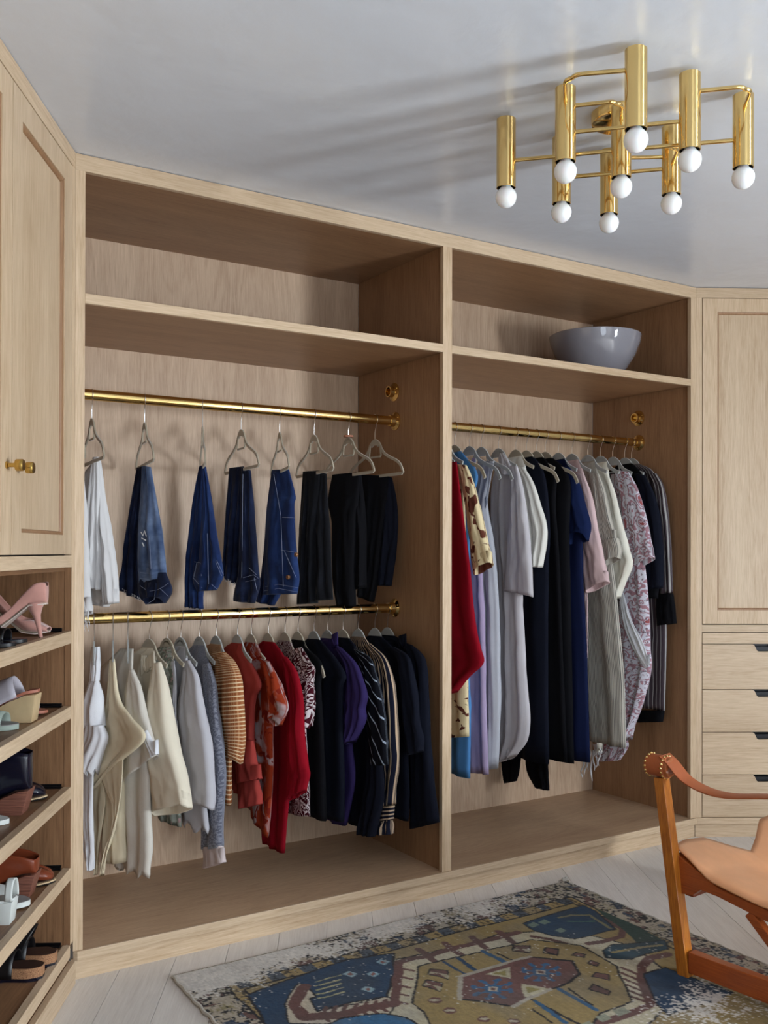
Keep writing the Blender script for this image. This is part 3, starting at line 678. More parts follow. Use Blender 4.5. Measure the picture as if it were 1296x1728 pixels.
top('sweater', 'navy sweater with a bent elbow, second from the right on the lower rail', 'sweater', px=633, hshort='navy sweater', pieces=[
    Bd('navyblk', [(663, 1092), (684, 1112), (692, 1160), (690, 1260), (692, 1340), (690, 1386)], w=(.006, .022), fold=.005, bl=-.1),
    Sv('navyblk', [(656, 1092, 665, 1091), (669, 1112, 688, 1107), (674, 1142, 696, 1136), (678, 1182, 703, 1178), (682, 1220, 707, 1218), (686, 1248, 713, 1248), (691, 1274, 711, 1268)], fold=.005)])
top('jacket', 'blue-black jacket with a stand collar, last on the right of the lower rail', 'jacket', px=660, x=1.392, hshort='blue-black jacket', pieces=[
    Bd('navyblk', [(683, 1084), (705, 1102), (712, 1180), (716, 1280), (714, 1370)], w=(.006, .02), fold=.004, bl=-.12),
    Pc('collar', 'navyblk', [(668, 1082, 679, 1075), (672, 1094, 686, 1090)], off=.016, w=(.004, .006), fold=0),
    Sv('navyblk', [(680, 1092, 694, 1088), (688, 1106, 709, 1101), (692, 1132, 718, 1122), (694, 1180, 722, 1178), (696, 1250, 725, 1248), (696, 1320, 731, 1318), (694, 1399, 739, 1388)])])
# right rail -----------------------------------------------------------------------
dress('dress', 'crimson crepe dress with a pointed hem, first on the left of the right rail', 'dress', px=738, hshort='crimson dress', hk=('c', 0), pieces=[
    Pc('body', 'crimson', [(738, 782, 771, 779), (730, 850, 782, 868), (725, 950, 793, 952), (725, 1040, 802, 1045), (725, 1085, 812, 1092), (728, 1122, 817, 1119), (735, 1150, 793, 1142), (742, 1174, 771, 1168)], off=.02, w=(.008, .022), fold=.006, k=2)])
dress('dress', 'cream dress printed with brown leaves, behind the crimson one', 'dress', px=752, hshort='brown leaf-print dress', hk=('c', 0), pieces=[
    Pc('body', 'camo', [(735, 795, 782, 786), (732, 900, 786, 900), (732, 1050, 788, 1050), (732, 1150, 789, 1150), (734, 1246, 791, 1243)], w=(.006, .02), fold=.005),
    Sv('camo', [(772, 783, 787, 785), (779, 808, 795, 806), (787, 850, 806, 846), (793, 900, 817, 896), (796, 935, 824, 926), (800, 971, 831, 952)], near=.015)])
dress('dress', 'sky blue chambray dress, only its skirt showing below the leaf print', 'dress', px=767, hshort='blue chambray dress', hk=('w', 1), pieces=[
    Bd('chambray', [(806, 800), (797, 850), (792, 950), (791, 1100), (794, 1200), (793, 1314)], w=(.006, .018), fold=.006, bl=-.2)])
dress('dress', 'lilac strappy dress between the leaf print and the silver grey dress', 'dress', px=792, hshort='lilac dress', hk=('c', 1), pieces=[
    Pc('strap', 'lilac', [(796, 774, 803, 772), (797, 830, 802, 828), (798, 852, 806, 850)], w=(.003, .003), fold=0),
    Pc('body', 'lilac', [(780, 850, 808, 850), (780, 900, 809, 910), (785, 990, 815, 990), (780, 1080, 819, 1080), (780, 1200, 821, 1200), (782, 1300, 825, 1307)], w=(.008, .018), fold=.007)])
dress('dress', 'silver grey sleeveless linen dress, left of the dove grey shirt dress', 'dress', px=812, hshort='silver grey linen dress', hk=('c', 1), pieces=[
    Pc('body', 'silver', [(806, 778, 834, 778), (806, 815, 826, 818), (804, 850, 821, 848), (804, 900, 829, 900), (806, 950, 834, 948), (808, 1020, 839, 1020), (810, 1100, 841, 1100), (812, 1200, 842, 1200), (818, 1300, 837, 1297)], off=.008, w=(.006, .02), fold=.007),
    Pc('strap', 'silver', [(828, 786, 834, 780), (822, 830, 827, 815), (818, 860, 822, 852)], off=.03, w=(.002, .002), fold=0)])
dress('shirt_dress', 'dove grey linen shirt dress with a long slit side', 'dress', px=841, hshort='dove grey shirt dress', pieces=[
    Pc('body', 'dove', [(838, 781, 864, 784), (829, 830, 868, 830), (830, 900, 870, 900), (836, 960, 880, 985), (841, 1040, 882, 1040), (841, 1110, 886, 1110), (841, 1160, 889, 1160), (841, 1210, 893, 1210), (840, 1250, 889, 1248), (838, 1287, 868, 1276, .004)], off=.006, w=(.006, .022), fold=.007),
    Pc('collar', 'dove', [(842, 766, 849, 764), (842, 780, 860, 782), (846, 800, 862, 802)], off=.026, w=(.003, .006), fold=.001),
    Sv('dove', [(858, 786, 873, 786), (863, 825, 881, 820), (861, 880, 889, 874), (857, 940, 895, 936), (852, 999, 899, 1008)], near=.008, fold=.003)])
dress('blouse', 'off-white linen top with a turned-back sleeve', 'blouse', px=870, hshort='off-white linen top', hk=('w', 0), pieces=[
    Bd('offwhite', [(888, 791), (896, 850), (898, 930), (896, 1000)], w=(.006, .014), fold=.004, bl=-.05),
    Sv('offwhite', [(866, 786, 884, 788), (880, 820, 900, 815), (886, 862, 913, 856), (889, 895, 922, 890), (890, 930, 919, 926), (894, 954, 912, 958)], fold=.007, k=2.5, off=.026)])
dress('dress', 'long black dress, first of the dark ones right of the off-white top', 'dress', px=888, hshort='first long black dress', hk=('w', 1), pieces=[
    Bd('navyblk', [(915, 790), (924, 830), (928, 900), (925, 960), (924, 1080), (925, 1290)], w=(.006, .024), fold=.007, bl=-.22)])
dress('trousers', 'black trousers hanging behind the dresses, only the hems showing', 'trousers', px=912, hshort='black trousers', x=2.245, hanger_on=False, pieces=[
    Pc('leg', 'black', [(858, 815, 878, 815), (852, 1000, 880, 1000), (848, 1230, 878, 1230), (847, 1290, 877, 1290), (852, 1322, 871, 1318)], w=(.008, .014), fold=.004),
    Pc('leg', 'black', [(884, 815, 908, 815), (888, 1000, 922, 1000), (887, 1230, 924, 1230), (888, 1295, 925, 1300), (903, 1328, 926, 1334)], w=(.008, .014), fold=.004)])
dress('dress', 'black sleeveless dress with a hanger tip showing at its armhole', 'dress', px=905, hshort='black sleeveless dress', hk=('w', 0), pieces=[
    Bd('black', [(930, 788), (940, 810), (938, 850), (945, 950), (950, 1100), (958, 1287)], w=(.006, .022), fold=.006, bl=-.2)])
dress('dress', 'black crepe dress, just left of the navy short-sleeved dress', 'dress', px=920, hshort='black crepe dress', hk=('w', 1), pieces=[
    Bd('black', [(952, 790), (962, 820), (960, 900), (962, 1000), (965, 1150), (968, 1289)], w=(.006, .024), fold=.008, bl=-.2)])
dress('dress', 'navy dress with a short open sleeve', 'dress', px=942, hshort='navy short-sleeved dress', hk=('c', 0), pieces=[
    Bd('navy', [(962, 790), (976, 822), (982, 900), (984, 1000), (989, 1100), (994, 1287)], w=(.006, .024), fold=.009, bl=-.1),
    Sv('indigo', [(943, 788, 960, 787), (950, 815, 976, 815), (955, 850, 986, 855), (958, 885, 994, 888), (961, 919, 990, 912)], near=.045, w=(.008, .034), off=.03)])
dress('blouse', 'blush pink silk top with a pointed flowing sleeve', 'blouse', px=965, hshort='blush pink top', pieces=[
    Bd('blush', [(987, 805), (994, 860), (1000, 920), (1004, 985)], w=(.006, .014), fold=.004, bl=0),
    Pc('sash', 'blush', [(982, 985, 991, 985), (984, 1080, 992, 1080), (988, 1150, 989.5, 1148)], off=.02, w=(.003, .003), fold=.001),
    Sv('blush', [(968, 796, 984, 797), (975, 840, 998, 838), (980, 890, 1007, 888), (982, 945, 1018, 942), (991, 1001, 1027, 983)], near=.012)])
dress('shirt_dress', 'grey and cream pinstriped shirt dress with a rolled cuff', 'dress', px=992, hshort='pinstriped shirt dress', pieces=[
    Bd('pinstripe', [(1010, 800), (1022, 850), (1030, 920), (1040, 1000), (1046, 1060), (1053, 1140), (1055, 1200), (1056, 1262)], w=(.006, .024), fold=.006, bl=-.06),
    Sv('pinstripe', [(992, 794, 1010, 799), (999, 825, 1021, 830), (1003, 875, 1031, 876), (1009, 915, 1041, 912)], fold=.003),
    Pc('cuff', 'pinstripe', [(1010, 912, 1043, 908), (1014, 934, 1048, 928), (1022, 955, 1045, 943)], off=.024, w=(.024, .026), fold=.002, near=.015)])
g_iv, pl_iv, inv_iv = dress('blouse', 'ivory crepe top with a curved flowing sleeve and a fringed hem', 'blouse', px=1013, hshort='ivory fringed top', pieces=[
    Bd('ivorysilk', [(1028, 803), (1036, 850), (1038, 950), (1030, 1100), (1012, 1270)], w=(.006, .014), fold=.004, bl=0),
    Sv('ivorysilk', [(1006, 788, 1025, 797), (1017, 830, 1038, 833), (1025, 880, 1049, 880), (1030, 925, 1061, 925), (1033, 958, 1067, 952), (1036, 986, 1054, 984), (1041, 1010, 1043, 1009)], fold=.004)])
for i, (a, b, c) in enumerate([(995, 1264, 1300), (1000, 1266, 1318), (1004, 1266, 1300), (1008, 1264, 1296), (1011, 1262, 1288), (990, 1270, 1308), (1013, 1262, 1292), (984, 1285, 1312)]):
    q = []
    for j in range(6):
        s_, z = pl_iv.px((a+2.2*sin(j*1.3+i)-j*.5, b+(c-b)*j/5), .01); q.append(pl_iv.o+pl_iv.t*s_+pl_iv.n*.01+Vector((0, 0, z)))
    o = MB().tube(q, .0042, 6, scale=[1, 1, .9, .9, .8, .4]).build('fringe_tassel', K['thread'], g_iv, smooth=True); o.data.transform(inv_iv)
dress('kaftan', 'white kaftan with red and plum paisley print and draped hem', 'kaftan', px=1034, hshort='paisley kaftan', pieces=[
    Pc('body', 'paisley', [(1030, 800, 1060, 800), (1040, 880, 1078, 880), (1044, 970, 1090, 970), (1045, 1030, 1095, 1030), (1045, 1090, 1097, 1090), (1046, 1128, 1099, 1126), (1046, 1165, 1091, 1165), (1046, 1200, 1081, 1197), (1052, 1252, 1060, 1248)], off=0, w=(.006, .024), fold=.009, k=2),
    Pc('lining', 'white', [(1045, 1000, 1052, 1000), (1052, 1050, 1066, 1046), (1066, 1090, 1084, 1082), (1088, 1128, 1097, 1122)], off=.032, w=(.003, .004), fold=.003),
    Pc('hem', 'paisley', [(1000, 1255, 1060, 1250), (1004, 1272, 1060, 1262), (1010, 1285, 1046, 1283)], off=-.01, w=(.012, .018), fold=.004),
    Sv('paisley', [(1036, 792, 1062, 797), (1046, 830, 1077, 828), (1052, 880, 1091, 878), (1058, 925, 1099, 918), (1064, 966, 1104, 942)], near=.012)])
dress('cardigan', 'plain black cardigan between the paisley kaftan and the metallic striped dress', 'cardigan', px=1054, hshort='black cardigan', pieces=[
    Bd('black', [(1085, 800), (1100, 840), (1112, 900), (1114, 960), (1110, 1010)], w=(.006, .02), fold=.004, bl=-.2),
    Sv('navyblk', [(1070, 798, 1088, 802), (1080, 830, 1104, 835), (1086, 880, 1114, 882), (1091, 940, 1118, 940), (1094, 996, 1117, 992)])])
dress('dress', 'dark metallic-striped dress with black cuffs, last on the right of the right rail', 'dress', px=1054+18, hshort='metallic striped dress', x=2.822, hanger_on=True, pieces=[
    Bd('lurex', [(1104, 798), (1116, 850), (1122, 950), (1125, 1060), (1124, 1140), (1122, 1200)], w=(.005, .018), fold=.004, bl=-.1),
    Pc('hem', 'black', [(1062, 1199, 1122, 1199), (1062, 1219, 1119, 1218)], w=(.018, .018), fold=.002),
    Sv('lurex', [(1092, 797, 1108, 799), (1104, 820, 1120, 822), (1110, 870, 1127, 868), (1114, 930, 1132, 928), (1113, 1003, 1135, 1000)], off=.014, w=(.008, .018)),
    Pc('cuff', 'black', [(1109, 1003, 1135, 1001), (1108, 1030, 1139, 1028), (1110, 1056, 1141, 1052)], off=.014, w=(.018, .02), fold=.002)])
def fringe(g, pl, inv, a, b, n, off, ln=.012, seed=1, sub='thread'):
    R = random.Random(seed)
    for i in range(n):
        t = (i+.5)/n; p = (a[0]+(b[0]-a[0])*t, a[1]+(b[1]-a[1])*t-2); s_, z = pl.px(p, off)
        q = [pl.o+pl.t*(s_+R.uniform(-.003, .003)*j)+pl.n*(off+R.uniform(-.004, .004))+Vector((0, 0, z-ln*R.uniform(.7, 1.4)*j/3)) for j in range(4)]
        o = MB().tube(q, .0012, 4, scale=[1, 1, .8, .4]).build(sub, K['thread'], g); o.data.transform(inv)
# upper left rail: trousers over hanger bars --------------------------------------------
def tro(*a, **k):
    k.setdefault('cphi', .42); return G(*a, GT, k.pop('px'), Z1, RY, **k)
def lg(m, R, **k): return dict(name='leg', m=m, R=R, **{**dict(w=(.007, .02), fold=.006, k=1.6), **k})
M_CEDAR = plain('cedar wood', rgb(176, 120, 96), .6)
M_BUTTON = plain('copper button', rgb(190, 140, 100), .35, .8)
g0, p0_, i0 = tro('jeans', 'frayed white jeans mostly hidden by the stile, left end of the upper rail', 'jeans', px=122, wpx=40, cphi=.2, hk=('t', 1), hshort='frayed white jeans', pieces=[
    lg('whitedenim', [(112, 778, 136, 778), (110, 860, 142, 860), (112, 960, 144, 960), (118, 1018, 147, 1010)]),
    lg('whitedenim', [(120, 778, 138, 778), (122, 860, 142, 860), (130, 980, 147, 980), (138, 1040, 151, 1032)], off=.02)])
tro('trousers', 'off-white trousers with split hems, left of the faded jeans', 'trousers', px=155, wpx=38, hk=('t', 1), hshort='off-white trousers', pieces=[
    lg('whitedenim', [(157, 772, 166, 771), (154, 850, 168, 850), (151, 920, 170, 920), (148, 960, 170, 960), (145, 988, 169, 996)], off=.012),
    lg('whitedenim', [(162, 771, 168, 771), (167, 850, 177, 850), (172, 920, 187, 915), (176, 970, 193, 965), (178, 1020, 196, 1018)], off=-.004),
    lg('whitedenim', [(143, 800, 158, 780), (138, 900, 153, 900), (138, 1000, 186, 1005), (150, 1018, 184, 1024)], off=-.03)])
g2, p2_, i2 = tro('jeans', 'faded and ripped mid-blue jeans', 'jeans', px=244, wpx=29, hk=('t', 1), hshort='faded ripped jeans', pieces=[
    lg('denimdark', [(231, 790, 246, 786), (222, 850, 242, 850), (214, 905, 239, 900), (207, 960, 238, 960), (201, 992, 238, 1012)], off=-.02, fold=.008, k=2.5),
    lg('denimlight', [(240, 786, 254, 788), (238, 850, 264, 850), (236, 900, 272, 900), (236, 955, 278, 950), (238, 985, 279, 975)], off=.014),
    Pc('waistband', 'denimdark', [(233, 968, 280, 966), (235, 990, 286, 984), (240, 1008, 287, 1000), (246, 1020, 276, 1018)], off=.016, w=(.012, .024), fold=.006, k=2.5, near=.028)])
g3, p3_, i3 = tro('jeans', 'bright indigo cropped jeans with a raw hem, on a hanger turned edge-on', 'jeans', px=342, wpx=9, hk=('t', 1), hshort='bright indigo cropped jeans', pieces=[
    lg('denimblue', [(337, 788, 344, 785), (327, 840, 346, 840), (320, 900, 346, 900), (316, 950, 343, 950), (315, 1000, 341, 1000), (314, 1024, 342, 1028)], off=-.01, fold=.006, k=2),
    lg('denimblue', [(341, 786, 347, 788), (343, 840, 356, 840), (340, 900, 365, 900), (336, 945, 372, 940), (326, 975, 377, 970), (334, 998, 366, 996)], off=.02)])
g4, p4_, i4 = tro('jeans', 'dark indigo jeans with a chewed hem, right of the bright cropped pair', 'jeans', px=407, wpx=57, hk=('t', 1), hshort='dark chewed-hem jeans', pieces=[
    lg('denimdark', [(387, 790, 412, 787), (384, 840, 410, 840), (381, 900, 408, 900), (379, 945, 405, 950), (376, 972, 400, 985)], off=.0, fold=.007, k=2.4),
    lg('denimdark', [(407, 788, 423, 794), (407, 840, 427, 840), (405, 900, 431, 900), (403, 960, 436, 960), (395, 1000, 438, 988), (394, 1014, 430, 1018)], off=.012)])
g5, p5, i5 = tro('jeans', 'royal blue jeans with copper buttons on the fly', 'jeans', px=472, wpx=30, hk=('t', 1), hshort='royal blue jeans', pieces=[
    lg('denimblue', [(458, 795, 480, 794), (452, 850, 482, 850), (447, 920, 484, 920), (440, 980, 480, 985), (433, 1015, 464, 1022)], off=-.03, fold=.007, k=2),
    lg('denimblue', [(459, 793, 488, 792), (455, 826, 499, 836), (452, 850, 497, 852), (448, 905, 498, 900), (446, 950, 502, 940), (445, 985, 506, 975), (444, 1004, 502, 1002)], off=.014, w=(.007, .024))])
fringe(g2, p2_, i2, (201, 992), (238, 1012), 14, -.005, .012, 2); fringe(g3, p3_, i3, (314, 1026), (342, 1030), 14, .008, .012, 3)
fringe(g4, p4_, i4, (376, 974), (400, 987), 12, .018, .018, 4); fringe(g0, p0_, i0, (138, 1040), (151, 1032), 9, .03, .05, 5)
K['stitch'] = cloth('pale blue stitching', rgb(150, 160, 186))
def stitch(g, pl, inv, off, *lines, r=.0006, name='stitching', mat='stitch'):
    for P in lines:
        q = []
        for p in P: s_, z = pl.px(p, off); q.append(pl.o+pl.t*s_+pl.n*off+Vector((0, 0, z)))
        o = MB().tube(q, r, 5).build(name, K[mat], g); o.data.transform(inv)
stitch(g2, p2_, i2, .042, [(236, 988), (250, 998), (262, 996)], [(264, 996), (276, 990), (284, 984)], [(262, 996), (260, 1012), (250, 1018)], [(270, 993), (284, 1006)], [(236, 966), (252, 968)], [(236, 976), (252, 978)], [(252, 905), (255, 960)])
stitch(g2, p2_, i2, .042, [(238, 898), (241, 904), (244, 896), (247, 905)], [(239, 908), (246, 912)], [(240, 916), (243, 922)], r=.0022, name='rip', mat='thread')
stitch(g3, p3_, i3, .044, [(328, 948), (338, 950), (340, 972)], [(332, 950), (327, 974)], [(364, 948), (374, 972)], [(366, 946), (377, 970)], [(350, 900), (352, 985)], [(326, 975), (341, 992)], [(357, 986), (366, 994)])
stitch(g4, p4_, i4, .038, [(410, 800), (408, 975)], [(420, 958), (433, 970)], [(410, 975), (428, 970), (436, 976)], [(414, 982), (432, 978)], [(429, 975), (434, 998)])
stitch(g5, p5, i5, .042, [(462, 800), (474, 870), (478, 990)], [(476, 873), (497, 874)], [(474, 928), (500, 932)], [(480, 930), (500, 975)], [(448, 990), (470, 986), (503, 992)], [(446, 997), (470, 993), (502, 999)])
for a, b in ((485.5, 974), (499, 936)):
    s_, z = p5.px((a, b), .04); c = p5.o+p5.t*s_+p5.n*.038+Vector((0, 0, z))
    o = MB().lathe([(.0001, .004), (.006, .0045), (.0085, .002), (.0085, -.004)], 16).build('button', M_BUTTON, g5, smooth=True)
    o.data.transform(Matrix.Translation(c) @ p5.n.to_track_quat('Z', 'Y').to_matrix().to_4x4()); o.data.transform(i5)
tro('jeans', 'black jeans with hanging drawcord, left of the two plain black pairs', 'jeans', px=530, wpx=63, hk=('t', 1), hshort='black jeans with a drawcord', pieces=[
    lg('denimblack', [(511, 796, 540, 794), (508, 850, 538, 850), (505, 900, 535, 900), (503, 970, 533, 970), (502, 1020, 535, 1018)], off=.012, fold=.006, k=2.2),
    lg('denimblack', [(533, 795, 551, 800), (533, 850, 553, 850), (532, 900, 556, 900), (531, 970, 559, 970), (528, 1014, 561, 1012)], off=0)])
g7, p7, i7 = tro('trousers', 'black trousers on the hanger with a cedar ring', 'trousers', px=588, wpx=84, hk=('t', 1), hshort='black trousers, with a cedar ring at its neck', pieces=[
    lg('black', [(561, 801, 608, 797), (555, 830, 606, 830), (554, 852, 604, 850), (561, 880, 602, 880), (562, 930, 600, 930), (563, 980, 599, 985), (569, 1021, 600, 1023)], off=.012, w=(.007, .022), fold=.004),
    lg('black', [(599, 797, 609, 798), (600, 850, 614, 850), (600, 900, 616, 900), (598, 995, 616, 992)], off=-.008)])
tro('trousers', 'navy black trousers, last at the right end of the upper rail', 'trousers', px=633, hk=('t', 1), hshort='navy black trousers', pieces=[
    lg('black', [(610, 801, 656, 803), (613, 850, 654, 850), (616, 900, 648, 900), (608, 960, 642, 960), (603, 1004, 631, 1016)], off=.01, w=(.007, .024)),
    lg('navyblk', [(645, 801, 662, 806), (645, 850, 670, 850), (644, 900, 671, 900), (640, 945, 667, 945), (637, 988, 660, 989)], off=0)])
o = MB().lathe([(.006, -.003), (.019, -.004), (.021, 0), (.019, .004), (.006, .003)], 20, (p7.o.x, p7.o.y, Z1-.078)).build('cedar_ring', M_CEDAR, None, smooth=True, label='reddish cedar ring on a hanger neck above the black trousers', cat='ring')
# ------------------------------------------------------------------ ceiling light: nine brass cylinders
cl = empty('ceiling_light', (1.20, -1.16, H), label='brass ceiling light of nine cylinders with white globe bulbs and curved arms', cat='ceiling light')
def rel(o): o.data.transform(Matrix.Translation(-Vector(cl.location))); return o
LP = [[(.967, -.935), (.980, -1.166), (.988, -1.408)], [(1.187, -.926), (1.186, -1.168), (1.198, -1.396)], [(1.375, -.935), (1.405, -1.154), (1.413, -1.395)]]
ZB, ZC, ZT = 2.362, 2.388, 2.586
M_DARK = plain('dark lamp holder', (.012, .011, .01, 1), .5)
for col_ in LP:
    for (x, y) in col_:
        r_ = .0275
        c = rel(MB().lathe([(r_-.003, ZC+.02), (r_-.0018, ZC), (r_, ZC+.001), (r_, ZT-.001), (r_-.001, ZT), (.004, ZT)], 36, (x, y, 0), cap=False).build('lamp_cylinder', M_BRASS, cl, smooth=True))
        rel(MB().lathe([(r_-.003, ZC+.004), (r_-.003, ZT-.003), (.0001, ZT-.002)], 24, (x, y, 0), cap=False).build('inner_sleeve', M_DARK, c, smooth=True))
        rel(MB().lathe([(.0145, ZC-.004), (.0145, ZC+.04), (.0001, ZC+.04)], 20, (x, y, 0), cap=False).build('lamp_holder', M_DARK, c, smooth=True))
        rel(MB().lathe([(.0001, ZB-.0305), (.008, ZB-.0294), (.0155, ZB-.0262), (.0225, ZB-.0205), (.0275, ZB-.0125), (.0302, ZB-.002), (.0298, ZB+.007), (.027, ZB+.0145), (.0215, ZB+.0215), (.0158, ZB+.027), (.0135, ZB+.033)], 32, (x, y, 0)).build('globe_bulb', M_GLOBE, c, smooth=True))
rel(MB().lathe([(.0001, 2.566), (.068, 2.567), (.076, 2.570), (.078, 2.575), (.078, 2.5995)], 48, (1.232, -1.115, 0)).build('canopy', M_BRASS, cl, smooth=True))
def arm(P, z=None):
    q = smooth_path([Vector(p) for p in P], 8)
    rel(MB().tube(q, .0058, 10).build('curved_arm', M_BRASS, cl, smooth=True))
g = LP
def vee(a, b, z, sd):
    a, b = Vector((*a, z)), Vector((*b, z)); d = b-a; c = (a+b)/2+Vector((-d.y, d.x, 0))*.5*sd
    arm([a, a+(c-a)*.45, a+(c-a)*.80, (a+b)*.09+c*.82, b+(c-b)*.80, b+(c-b)*.45, b])
def link(a, b, z): arm([(*a, z), ((a[0]+b[0])/2, (a[1]+b[1])/2, z), (*b, z)])
vee(g[0][2], g[0][1], 2.537, 1); vee(g[0][1], g[1][1], 2.537, -1); vee(g[1][2], g[2][2], 2.54, -1); vee(g[1][1], g[2][1], 2.468, -1); vee(g[1][0], g[1][1], 2.468, 1); vee(g[2][0], g[2][1], 2.50, -1)
for a_, b_ in (((0, 0), (1, 1)), ((1, 1), (2, 2)), ((0, 1), (1, 2)), ((1, 0), (2, 1))): link(g[a_[0]][a_[1]], g[b_[0]][b_[1]], 2.466)
arm([(1.232, -1.115, 2.57), (1.232, -1.115, 2.545), (1.225, -1.125, 2.53), (1.186, -1.168, 2.525)])
# ------------------------------------------------------------------ rug
RX0, RX1, RV = .27, 1.935, 2.5            # across (world x) and length towards -y from y = -.142
RY0 = -.142
def uvp(px, py): q = at_z(px, py, .006); return q.x-RX0, RY0-q.y
NU, NV = 400, 600
uu, vv = np.meshgrid(np.linspace(0, RX1-RX0, NU), np.linspace(0, RV, NV)); RW = RX1-RX0
VM = 1.25; vq = np.where(vv > VM, 2*VM-vv, vv); uq = np.where(vv > VM, RW-uu, uu)      # the far half repeats the near half turned round
rng = np.random.RandomState(5)
def vnoise(u, v, su, sv, seed=0):
    r = np.random.RandomState(seed); T = r.rand(256, 256); a = u*su+37.1; b = v*sv+11.7
    i = np.floor(a).astype(int); j = np.floor(b).astype(int); f = a-i; g_ = b-j; f = f*f*(3-2*f); g_ = g_*g_*(3-2*g_)
    t = lambda x, y: T[x % 256, y % 256]
    return (t(i, j)*(1-f)+t(i+1, j)*f)*(1-g_)+(t(i, j+1)*(1-f)+t(i+1, j+1)*f)*g_
wu = uq+.010*(vnoise(uq, vq, 14, 14, 1)-.5); wvv = vq+.010*(vnoise(uq, vq, 14, 14, 2)-.5)
def inside(pts):
    m = np.zeros(uu.shape, bool); n = len(pts)
    for i in range(n):
        (x0, y0), (x1, y1) = pts[i], pts[(i+1) % n]
        if y0 == y1: continue
        c = (y0 > wvv) != (y1 > wvv); m ^= c & (wu < (x1-x0)*(wvv-y0)/(y1-y0)+x0)
    return m
def near(pts, w_, closed=False):
    d = np.full(uu.shape, 9.); P = pts+[pts[0]] if closed else pts
    for (x0, y0), (x1, y1) in zip(P, P[1:]):
        dx, dy = x1-x0, y1-y0; t = np.clip(((wu-x0)*dx+(wvv-y0)*dy)/(dx*dx+dy*dy+1e-9), 0, 1)
        d = np.minimum(d, np.hypot(wu-x0-t*dx, wvv-y0-t*dy))
    return d < w_
sc_ = lambda f: (lambda P: [uvp(f[0]+x/f[2], f[1]+y/f[2]) for x, y in P])
ZD, ZBB, ZCC = sc_((280, 1440, 1.906)), sc_((600, 1480, 3.6)), sc_((900, 1480, 3.2727))
c3 = lambda *a: np.array(rgb(*a)[:3])
CREAM, BLUE, TEAL, GOLD, BROWN, DARK, OLIVE, SAGE = c3(174, 162, 142), c3(26, 52, 78), c3(32, 58, 70), c3(134, 114, 70), c3(92, 60, 54), c3(26, 22, 24), c3(118, 108, 66), c3(128, 130, 112)
Cc = np.zeros(uu.shape+(3,)); Cc[:] = c3(160, 148, 130)
n1 = vnoise(uq, vq, 150, 110, 3)*.6+vnoise(uq, vq, 60, 150, 8)*.4; n2 = vnoise(uq, vq, 46, 40, 4); n3 = vnoise(uq, vq, 9, 9, 5); n4 = vnoise(uq, vq, 190, 60, 6); n5 = vnoise(uq, vq, 5, 5, 7)
def put(m, c, a=1.0): Cc[m] = Cc[m]*(1-a)+c*a
# borders: little hooked motifs in dark brown, blue and gold on cream
edge = np.minimum(np.minimum(wu, RW-wu), wvv)
cell = ((np.floor(wu/.085)+np.floor(wvv/.085)) % 3)
put((n1 > .50) & (n2 > .30), DARK); put((cell == 1) & (n2 > .62), BLUE, .8); put((cell == 2) & (n2 > .60), BROWN, .9); put((cell == 0) & (n4 > .62) & (n2 < .5), OLIVE, .7)
inner = (wu > .155) & (wu < RW-.155) & (wvv > .205)
band = (wu > .115) & (wu < RW-.115) & (wvv > .150) & ~inner
put(band, c3(144, 122, 78)); put(band & (np.abs(((wu*9) % 1)-.5) < .22) & (np.abs(((wvv*9) % 1)-.5) < .3), c3(70, 78, 88)); put(band & (n1 > .6), DARK, .8)
put(inner, GOLD)
put(near([(.115, 3), (.115, .15), (RW-.115, .15), (RW-.115, 3)], .004) | near([(.155, 3), (.155, .205), (RW-.155, .205), (RW-.155, 3)], .004), DARK)
def reg(f, P, c, ol=None, w_=.006):
    q = f(P); put(inside(q), c)
    if ol is not None: put(near(q, w_, True), ol)
# cream medallion ground with brown spine
reg(ZD, [(735, 345), (1000, 292), (1075, 262), (1296, 250), (1500, 300), (1600, 380), (1640, 470), (1560, 549), (1500, 600), (600, 600), (560, 549), (485, 512), (600, 480), (712, 462), (737, 385)], c3(170, 160, 134), DARK, .004)
reg(ZD, [(262, 456), (420, 398), (580, 345), (733, 325), (737, 385), (712, 462), (600, 480), (485, 512), (560, 549), (600, 620), (360, 620)], BLUE, DARK, .004)
reg(ZD, [(425, 420), (455, 425), (482, 462), (462, 470), (486, 512), (640, 478), (712, 462), (745, 480), (720, 520), (560, 549), (470, 549), (400, 549), (378, 490)], CREAM, DARK, .003)
put(near(ZD([(446, 430), (432, 455), (408, 490), (450, 530), (560, 520), (640, 500), (735, 485)]), .020), BROWN)
for i in range(7): put(near(ZD([(500+i*32, 525-i*4), (515+i*32, 498-i*4)]), .007), BROWN); put(near(ZD([(520+i*32, 540-i*5), (505+i*32, 524-i*4)]), .006), BROWN)
reg(ZD, [(520, 549), (560, 530), (640, 520), (700, 518), (770, 530), (800, 549), (800, 600), (540, 600)], c3(44, 92, 128), DARK, .004)
for (x, y) in ((700, 353), (665, 392), (590, 392), (652, 440)):
    reg(ZD, [(x-24, y), (x-6, y-9), (x+24, y-2), (x+6, y+10)], c3(120, 150, 160)); reg(ZD, [(x-10, y), (x, y-5), (x+10, y), (x, y+5)], c3(120, 70, 62))
for i in range(5): put(near(ZD([(480+i*2, 415+i*13), (560+i*4, 395+i*13)]), .0035), c3(150, 146, 104))
